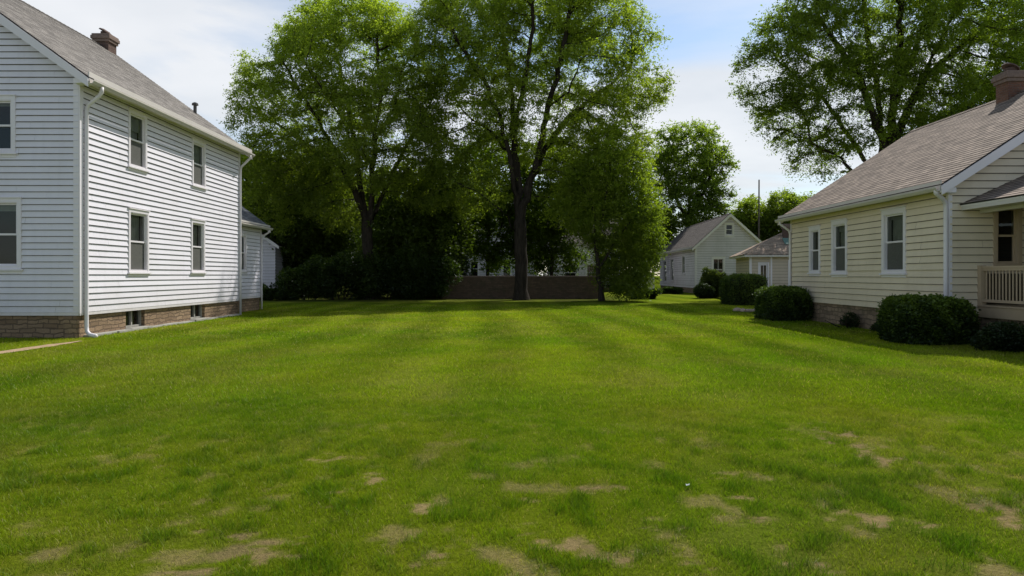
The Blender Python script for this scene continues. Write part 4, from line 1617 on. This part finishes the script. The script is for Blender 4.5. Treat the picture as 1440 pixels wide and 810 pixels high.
D3 = 41.0
b3 = at(842, HOR + EYE / D3 * FPX, D3)
tree('small_tree', 'leaning yellow-green tree with low hanging foliage, right end of the brick wall', b3,
     [pl(D3, [(846, 423), (841, 380), (838, 335), (834, 290), (826, 250)]),
      pl(D3, [(838, 335), (848, 290), (858, 240), (862, 205)], -.8),
      pl(D3, [(841, 380), (862, 345), (888, 310), (905, 290)], -.6),
      pl(D3, [(834, 290), (818, 262), (806, 235)], .8),
      pl(D3, [(844, 405), (868, 395), (888, 390)], -.6)],
     lobes_at(D3, [(868, 245, 48), (852, 305, 52), (892, 335, 42), (822, 258, 40), (880, 385, 32), (860, 205, 34), (905, 300, 28), (893, 270, 34), (868, 360, 40), (918, 330, 20), (800, 290, 34), (885, 405, 18), (868, 400, 20), (902, 390, 22), (908, 355, 24), (855, 385, 22), (880, 408, 18)], 1.2, 5),
     1800, 115000, .13, .15, ((.16, .22, .026), (.37, .44, .046)), 24, step=.34, kill=.55, spread=.34, dark_low=.35, fill=.4)
UND = ((.040, .066, .010), (.115, .160, .018))
MIDG = ((.065, .105, .012), (.18, .24, .022))
D = 46.5
tree('understory_tree', 'dense dark bushy tree between the two tall trunks, foliage down to the lawn', at(592, HOR + EYE / D * FPX, D),
     [pl(D, [(592, 419), (592, 380), (590, 330), (592, 270)]), pl(D, [(592, 380), (570, 350), (556, 320)]), pl(D, [(592, 380), (612, 340), (628, 290)])],
     lobes_at(D, [(590, 290, 55), (580, 360, 55), (626, 262, 40), (612, 335, 45), (560, 325, 40), (600, 400, 40), (560, 395, 35), (630, 300, 40), (625, 360, 30), (545, 370, 28)], 1.2, 6),
     1100, 60000, .21, .15, UND, 25, step=.45, kill=.7, mat='leaf_dense', spread=.45, fill=.5, dark_low=.35)
D = 50
tree('understory_tree', 'rounded dark green tree right behind the roof of the rear wing at left', at(400, HOR + EYE / D * FPX, D),
     [pl(D, [(402, 417), (402, 380), (400, 330), (402, 270)]), pl(D, [(402, 370), (425, 330), (445, 280)]), pl(D, [(402, 370), (380, 330), (365, 290)])],
     lobes_at(D, [(392, 262, 48), (420, 315, 48), (368, 300, 36), (445, 250, 42), (470, 300, 45), (350, 250, 34), (352, 225, 22), (450, 345, 35)], 1.4, 7),
     1200, 55000, .22, .19, MIDG, 26, step=.45, kill=.75, mat='leaf_dense', spread=.45, fill=.45, dark_low=.35)
D = 53
tree('understory_tree', 'loose light green tree behind the brick wall, left of the middle trunk', at(688, HOR + EYE / D * FPX, D),
     [pl(D, [(686, 415), (686, 370), (688, 310), (690, 240)]), pl(D, [(686, 370), (660, 325), (650, 290)]), pl(D, [(686, 370), (705, 320), (712, 270)])],
     lobes_at(D, [(690, 235, 50), (700, 292, 42), (662, 290, 40), (650, 330, 26), (675, 340, 22), (712, 345, 22), (706, 368, 16), (690, 360, 18), (662, 352, 18)], 1.4, 8),
     800, 34000, .22, .13, ((.075, .125, .013), (.21, .28, .024)), 27, step=.45, kill=.75, spread=.42, fill=.4, dark_low=.2)
D = 54
tree('understory_tree', 'mid green tree behind the brick wall, right of the middle trunk', at(775, HOR + EYE / D * FPX, D),
     [pl(D, [(775, 415), (776, 370), (775, 310), (775, 240)]), pl(D, [(776, 360), (795, 320), (808, 280)]), pl(D, [(776, 360), (755, 320), (745, 280)])],
     lobes_at(D, [(770, 240, 50), (795, 292, 44), (750, 300, 42), (765, 345, 28), (740, 340, 26), (815, 265, 36), (748, 366, 20), (790, 340, 24), (775, 372, 16), (805, 360, 20), (725, 350, 18)], 1.4, 9),
     900, 40000, .22, .14, MIDG, 28, step=.45, kill=.75, spread=.42, fill=.4, dark_low=.3)
D = 56
tree('understory_tree', 'slim dark tree in the shade just left of the left trunk', at(455, HOR + EYE / D * FPX, D),
     [pl(D, [(455, 414), (456, 370), (458, 310), (460, 260)]), pl(D, [(456, 350), (480, 310), (500, 280)])],
     lobes_at(D, [(460, 260, 40), (490, 290, 44), (520, 330, 40), (450, 320, 36), (535, 270, 40), (430, 360, 26)], 1.4, 10),
     800, 34000, .24, .13, MIDG, 29, step=.5, kill=.8, mat='leaf_dense', spread=.5, fill=.45, dark_low=.45)

# trees behind the garage and the cream house
D = 80
tree('round_tree', 'round crowned bright green tree directly behind the white garage', at(968, HOR + EYE / D * FPX, D),
     [pl(D, [(968, 405), (968, 350), (968, 300), (970, 260)]), pl(D, [(968, 310), (945, 270), (930, 230)]), pl(D, [(968, 310), (990, 270), (1005, 230)])],
     lobes_at(D, [(968, 215, 42), (938, 245, 36), (1002, 240, 32), (960, 285, 48), (985, 192, 22), (945, 200, 28), (1015, 275, 18), (925, 300, 30), (995, 300, 30), (1010, 215, 14)], 2, 11),
     1500, 60000, .26, .35, ((.105, .160, .022), (.27, .34, .05)), 30, step=.6, kill=1.0, infl=8, spread=.55, fill=.3, gap=.35, dark_low=.2)
LT = ((.12, .17, .026), (.29, .35, .055))
for i, (px, d, lb, lab, sd) in enumerate([
        (1052, 88, [(1052, 305, 26), (1035, 318, 20), (1070, 312, 22), (1060, 288, 12), (1048, 335, 22)], 'pale green tree beyond the garage roof ridge, left of the thin pole', 31),
        (1100, 86, [(1100, 296, 26), (1085, 310, 22), (1118, 300, 22), (1105, 278, 12), (1095, 330, 26), (1075, 330, 16)], 'light green bushy tree beyond the shed, right of the thin pole', 32),
        (1140, 92, [(1138, 300, 26), (1155, 310, 26), (1125, 315, 22)], 'pale tree peeping out just over the far corner of the brown roof', 33)]):
    tree('round_tree', lab, at(px, HOR + EYE / d * FPX, d), [pl(d, [(px, HOR + EYE / d * FPX), (px, 370), (px, 330), (px + 2, 300)])],
         lobes_at(d, lb, 1.5, sd), 700, 26000, .27, .22, LT, sd, step=.6, kill=1.0, infl=8, spread=.5, fill=.35, dark_low=.3)
D = 50
tree('round_tree', 'dark tree at the right edge behind the chimney of the cream house', at(1440, HOR + EYE / D * FPX, D),
     [pl(D, [(1440, 417), (1440, 300), (1440, 200), (1440, 130)]), pl(D, [(1440, 250), (1400, 190), (1370, 150)])],
     lobes_at(D, [(1430, 110, 50), (1380, 150, 45), (1450, 160, 60), (1340, 190, 45), (1490, 100, 60), (1300, 215, 35)], 2, 12),
     1100, 45000, .2, .3, ((.026, .046, .011), (.085, .125, .026)), 34, step=.5, kill=.85, spread=.42, fill=.3, dark_low=.3)
# far row behind everything
for i, (px, d, top, wd_, lab) in enumerate([
        (345, 72, 255, 52, 'distant dark tree farthest left, behind the rear wing'),
        (455, 76, 245, 55, 'distant dark tree seen through the crown left of the left trunk'),
        (550, 74, 240, 55, 'distant dark tree seen behind the left trunk'),
        (640, 78, 250, 52, 'distant dark tree behind the gap between the two tall trees'),
        (735, 80, 262, 48, 'distant tree seen low behind the middle trunk'),
        (830, 78, 250, 52, 'distant tree behind the leaning yellow-green tree'),
        (905, 84, 285, 36, 'distant low tree between the leaning tree and the garage')]):
    by = HOR + EYE / d * FPX
    lb = [(px, top + wd_ * .8, wd_ * .8), (px - wd_ * .6, top + wd_ * 1.4, wd_ * .65), (px + wd_ * .6, top + wd_ * 1.3, wd_ * .65), (px, top + wd_ * 1.9, wd_ * .7)]
    tree('background_tree', lab, at(px, by, d), [pl(d, [(px, by), (px, 360), (px + 3, 320), (px, top + wd_ * .8)])], lobes_at(d, lb, 1.5, 40 + i),
         500, 22000, .34, .25, ((.05, .08, .012), (.15, .20, .024)), 50 + i, step=.8, kill=1.3, infl=9, spread=.7, fill=.5, group='far trees behind the garden wall', mat='leaf_dense', dark_low=.3)


def ball_pts(lobes, n, r, zmin=.02):
    p = lobe_points(lobes, n, r, .9)
    return p[p[:, 2] > zmin]


def shrub(name, label, x, y, lobes, n, leaf, cols, seed, cat='shrub', group=None, mat='hedge', stems=5):
    """loose shrub: upright stems with leaves filling several lobes (local lobes)"""
    r = np.random.default_rng(seed)
    t = thing(name, label, cat, (x, y, 0), 0, group)
    pos = ball_pts(lobes, n, r)
    n = len(pos)
    z = pos[:, 2]
    zn = np.clip(z / z.max(), 0, 1)
    cl = fbm(pos[:, 0] * 2.2 + z, pos[:, 1] * 2.2 + z * .7, seed, 3)
    f = np.clip(.1 + .5 * zn + 1.2 * (cl - .5) + r.normal(size=n) * .15, 0, 1)[:, None]
    c = (np.array(cols[0]) * (1 - f) + np.array(cols[1]) * f) * r.uniform(.75, 1.25, n)[:, None]
    co, cc, q = leaf_cloud(pos, leaf * r.uniform(.6, 1.35, n), c, .4, .1, seed)
    np_mesh('foliage', co, q, None, cc, M[mat], t)
    mb = MB()
    for (c0, rd) in [lobes[k % len(lobes)] for k in range(stems)]:
        e = V(c0) + V((r.normal() * .2, r.normal() * .2, rd[2] * .4))
        b = V((e.x * .3 + r.normal() * .05, e.y * .3 + r.normal() * .05, -.05))
        m_ = b.lerp(e, .5) + V((r.normal() * .06, r.normal() * .06, 0))
        mb.sweep([b, m_, e], [.03, .02, .008], 5)
    mb.build('stems', M['bark'], t, smooth=True)
    return t


def hedge(label, x, y, sx, sy, h, n, seed, leaf=.05, roundness=3.2, cols=((.016, .032, .006), (.15, .22, .024)), rz=0.0):
    """clipped evergreen: leaves in a thin shell over a superellipsoid with dark twigs inside"""
    r = np.random.default_rng(seed)
    t = thing('clipped_bush', label, 'bush', (x, y, 0), rz)
    d = r.normal(size=(n, 3))
    d /= np.linalg.norm(d, axis=1)[:, None]
    e = roundness
    k = (np.abs(d[:, 0]) ** e + np.abs(d[:, 1]) ** e + np.abs(d[:, 2]) ** e) ** (-1 / e)
    d = d * k[:, None]
    lump = 1 + .13 * (fbm(d[:, 0] * 2.5 + 9 + d[:, 2] * 1.7, d[:, 1] * 2.5 + 4 + d[:, 2], seed, 3) - .5) * 2
    dep = 1 - np.abs(r.normal(size=n)) * .06
    sp = r.uniform(0, 1, n) < .09 * (fbm(d[:, 0] * 9 + d[:, 2] * 7, d[:, 1] * 9 + 5, seed + 5, 2) > .45)
    dep = np.where(sp, 1 + r.uniform(0, .075, n), dep)
    pos = d * np.array([sx / 2, sy / 2, h / 2]) * (lump * dep)[:, None]
    pos[:, 2] = pos[:, 2] * 1.28 + h * .36
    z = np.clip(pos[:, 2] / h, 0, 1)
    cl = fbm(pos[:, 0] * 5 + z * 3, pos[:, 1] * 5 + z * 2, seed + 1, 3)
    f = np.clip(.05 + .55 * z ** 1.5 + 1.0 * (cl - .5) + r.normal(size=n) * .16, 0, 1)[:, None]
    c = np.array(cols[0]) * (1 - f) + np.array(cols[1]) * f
    ok = pos[:, 2] > .02
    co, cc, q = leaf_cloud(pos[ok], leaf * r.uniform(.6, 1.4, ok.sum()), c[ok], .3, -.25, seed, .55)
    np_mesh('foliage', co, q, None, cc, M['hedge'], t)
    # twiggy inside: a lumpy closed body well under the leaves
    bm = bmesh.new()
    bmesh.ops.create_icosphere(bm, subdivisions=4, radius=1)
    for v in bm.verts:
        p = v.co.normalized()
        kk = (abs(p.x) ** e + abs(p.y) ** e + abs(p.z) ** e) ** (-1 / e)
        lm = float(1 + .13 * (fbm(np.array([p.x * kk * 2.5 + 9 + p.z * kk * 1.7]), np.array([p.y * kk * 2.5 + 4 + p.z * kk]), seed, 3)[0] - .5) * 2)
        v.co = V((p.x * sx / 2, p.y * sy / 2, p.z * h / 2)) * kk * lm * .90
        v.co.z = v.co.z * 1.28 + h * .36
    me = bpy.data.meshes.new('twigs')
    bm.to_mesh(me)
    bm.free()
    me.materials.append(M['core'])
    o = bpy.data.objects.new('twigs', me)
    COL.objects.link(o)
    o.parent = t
    return t


hedge('clipped rounded dark bush at the near corner of the cream house, largest of them', 9.22, 15.85, 1.56, 1.45, 1.0, 46000, 71, .06, 5.0)
hedge('clipped boxy dark bush at the far corner of the cream house', 9.15, 24.1, 1.4, 1.8, 1.08, 30000, 72, .065, 6.0)
hedge('tall dark clipped hedge in front of the shed door', 11.75, 36.2, 1.9, 2.2, 1.5, 26000, 73, .065, 6.0)
shrub('shrub', 'low straggly dark shrub under the porch railing', 9.72, 13.95, [(V((0, 0, .28)), (.5, .4, .32)), (V((.25, .1, .2)), (.4, .35, .25)), (V((-.3, .1, .18)), (.3, .3, .22))],
      9000, .055, ((.010, .020, .005), (.040, .060, .014)), 74)
shrub('shrub', 'loose green bush before the window of the white garage', 13.15, 47.0, [(V((0, 0, .9)), (.75, .7, .9)), (V((.5, .2, .7)), (.7, .6, .7)), (V((.1, 0, 1.4)), (.5, .5, .5)), (V((-.5, -.3, .6)), (.35, .35, .55)), (V((.7, -.3, 1.2)), (.3, .3, .5)), (V((-.3, .1, 1.7)), (.22, .25, .35))],
      15000, .11, ((.045, .065, .014), (.15, .19, .04)), 75, mat='leaf_dense')
shrub('shrub', 'small dark bush at the near corner of the white garage', 12.35, 46.0, [(V((0, 0, .5)), (.6, .6, .5)), (V((.3, 0, .4)), (.5, .5, .45))],
      9000, .08, ((.014, .028, .007), (.05, .075, .016)), 76)
shrub('shrub', 'small pale leaved plant in the bed beside the boxy dark bush', 10.15, 28.4, [(V((0, 0, .4)), (.45, .4, .4)), (V((.2, 0, .65)), (.3, .3, .25))],
      2600, .06, ((.04, .06, .03), (.26, .26, .20)), 77, stems=7)
# scraggy plants along the stone foundation of the cream house
for i, (yy, hh, lab) in enumerate([(18.6, .3, 'thin weed against the foundation nearest the largest clipped bush'), (20.4, .42, 'taller weed in the middle of the cream house foundation')]):
    shrub('weed', lab, 9.72, yy, [(V((0, 0, hh * .5)), (.16, .4, hh * .55)), (V((0, .3, hh * .3)), (.14, .3, hh * .35))], 1700, .055, ((.014, .026, .006), (.05, .07, .016)), 80 + i, cat='weed')
# shaded undergrowth below the big trees
for i, (px, d, wd_, h_, lab) in enumerate([
        (386, 42.5, 1.5, .9, 'low dark shrub at the left end of the shaded thicket'),
        (436, 43.2, 2.2, 2.0, 'dark shrub in the thicket left of the forked trunk'),
        (480, 43.3, 2.4, 2.5, 'rounded dark shrub just left of the forked trunk'),
        (548, 44.0, 2.5, 2.8, 'dark shrub just right of the forked trunk'),
        (600, 44.2, 2.2, 2.5, 'dark shrub beside the left end of the brick wall'),
        (418, 49.5, 2.6, 3.6, 'tall dense bush at the back of the thicket, left of the forked trunk'),
        (478, 50.0, 2.8, 4.2, 'tall dense bush at the back of the thicket behind the forked trunk'),
        (560, 48.5, 2.8, 4.4, 'tall dense bush at the back of the thicket right of the forked trunk'),
        (622, 48.0, 2.2, 3.4, 'tall dense bush just behind the left end of the brick wall'),
        (908, 44.5, .9, .6, 'low leafy clump on the lawn edge under the leaning tree'),
        (936, 57.0, 1.4, .5, 'low green clump at the foot of the garage side wall')]):
    x_ = (px - 720) * d / FPX
    shrub('shrub', lab, x_, d, [(V((random.uniform(-.8, .8) * wd_, random.uniform(-.3, .3), h_ * (.15 + .75 * random.random()))), (wd_ * random.uniform(.16, .4), wd_ * random.uniform(.2, .4), h_ * random.uniform(.15, .38))) for _ in range(13 if h_ < 2.5 else 26)],
          int(6000 * wd_), .15, ((.022, .040, .008), (.070, .105, .015)), 90 + i, mat='leaf_dense', stems=9)

# distant belt of trees closing the view
r_ = np.random.default_rng(404)
nb_ = 60000
bx_ = r_.uniform(-170, 170, nb_)
top_ = 5.5 + 5 * fbm(bx_ * .09, bx_ * 0, 301, 3) + 2.5 * fbm(bx_ * .5, bx_ * 0 + 3, 302, 2)
pos = np.stack([bx_, 135 + r_.normal(size=nb_) * 2.2, top_ * r_.uniform(0, 1, nb_) ** .7], -1)
f_ = np.clip(.2 + .5 * pos[:, 2] / 9 + 1.1 * (fbm(bx_ * .5, pos[:, 2] * .5, 303, 3) - .5), 0, 1)[:, None]
co, cc, q = leaf_cloud(pos, .75 * r_.uniform(.6, 1.4, nb_), np.array([.03, .05, .012]) * (1 - f_) + np.array([.095, .13, .03]) * f_, .5, .2, 405)
dw = np_mesh('distant_wood', co, q, None, cc, M['leaf_dense'])
tag(dw, 'far belt of green trees along the horizon', 'trees', None, 'stuff')

# stones of the bed beside the boxy bush
sp = thing('stone_border', 'pale pinkish stones edging the bed beside the boxy dark bush', 'stones', (9.9, 29.0, 0))
for k in range(9):
    bm = bmesh.new()
    bmesh.ops.create_icosphere(bm, subdivisions=2, radius=1)
    s_ = (random.uniform(.10, .2), random.uniform(.10, .2), random.uniform(.06, .12))
    o_ = (random.uniform(-.6, .7), random.uniform(-.5, .5), .04)
    for v in bm.verts:
        j = 1 + .25 * mnoise.noise(v.co * 1.6 + V((k * 3.3, 0, 0)))
        v.co = V((v.co.x * s_[0] * j + o_[0], v.co.y * s_[1] * j + o_[1], v.co.z * s_[2] * j + o_[2]))
    me = bpy.data.meshes.new('stone')
    bm.to_mesh(me)
    bm.free()
    me.materials.append(M['pebble'])
    o = bpy.data.objects.new('stone', me)
    COL.objects.link(o)
    o.parent = sp

# scraps on the grass
for (px, py, lab) in ((967, 688, 'tiny white paper scrap lying on the lawn right of centre'),):
    d = EYE * FPX / (py - HOR)
    mb = MB()
    x_ = (px - 720) * d / FPX
    mb.face([(-.012, -.008, .028), (.012, -.01, .033), (.014, .01, .04), (0, .016, .028), (-.012, .009, .036)])
    o = mb.build('paper_scrap', M['paper'])
    o.location = (x_, d, 0)
    tag(o, lab, 'litter')
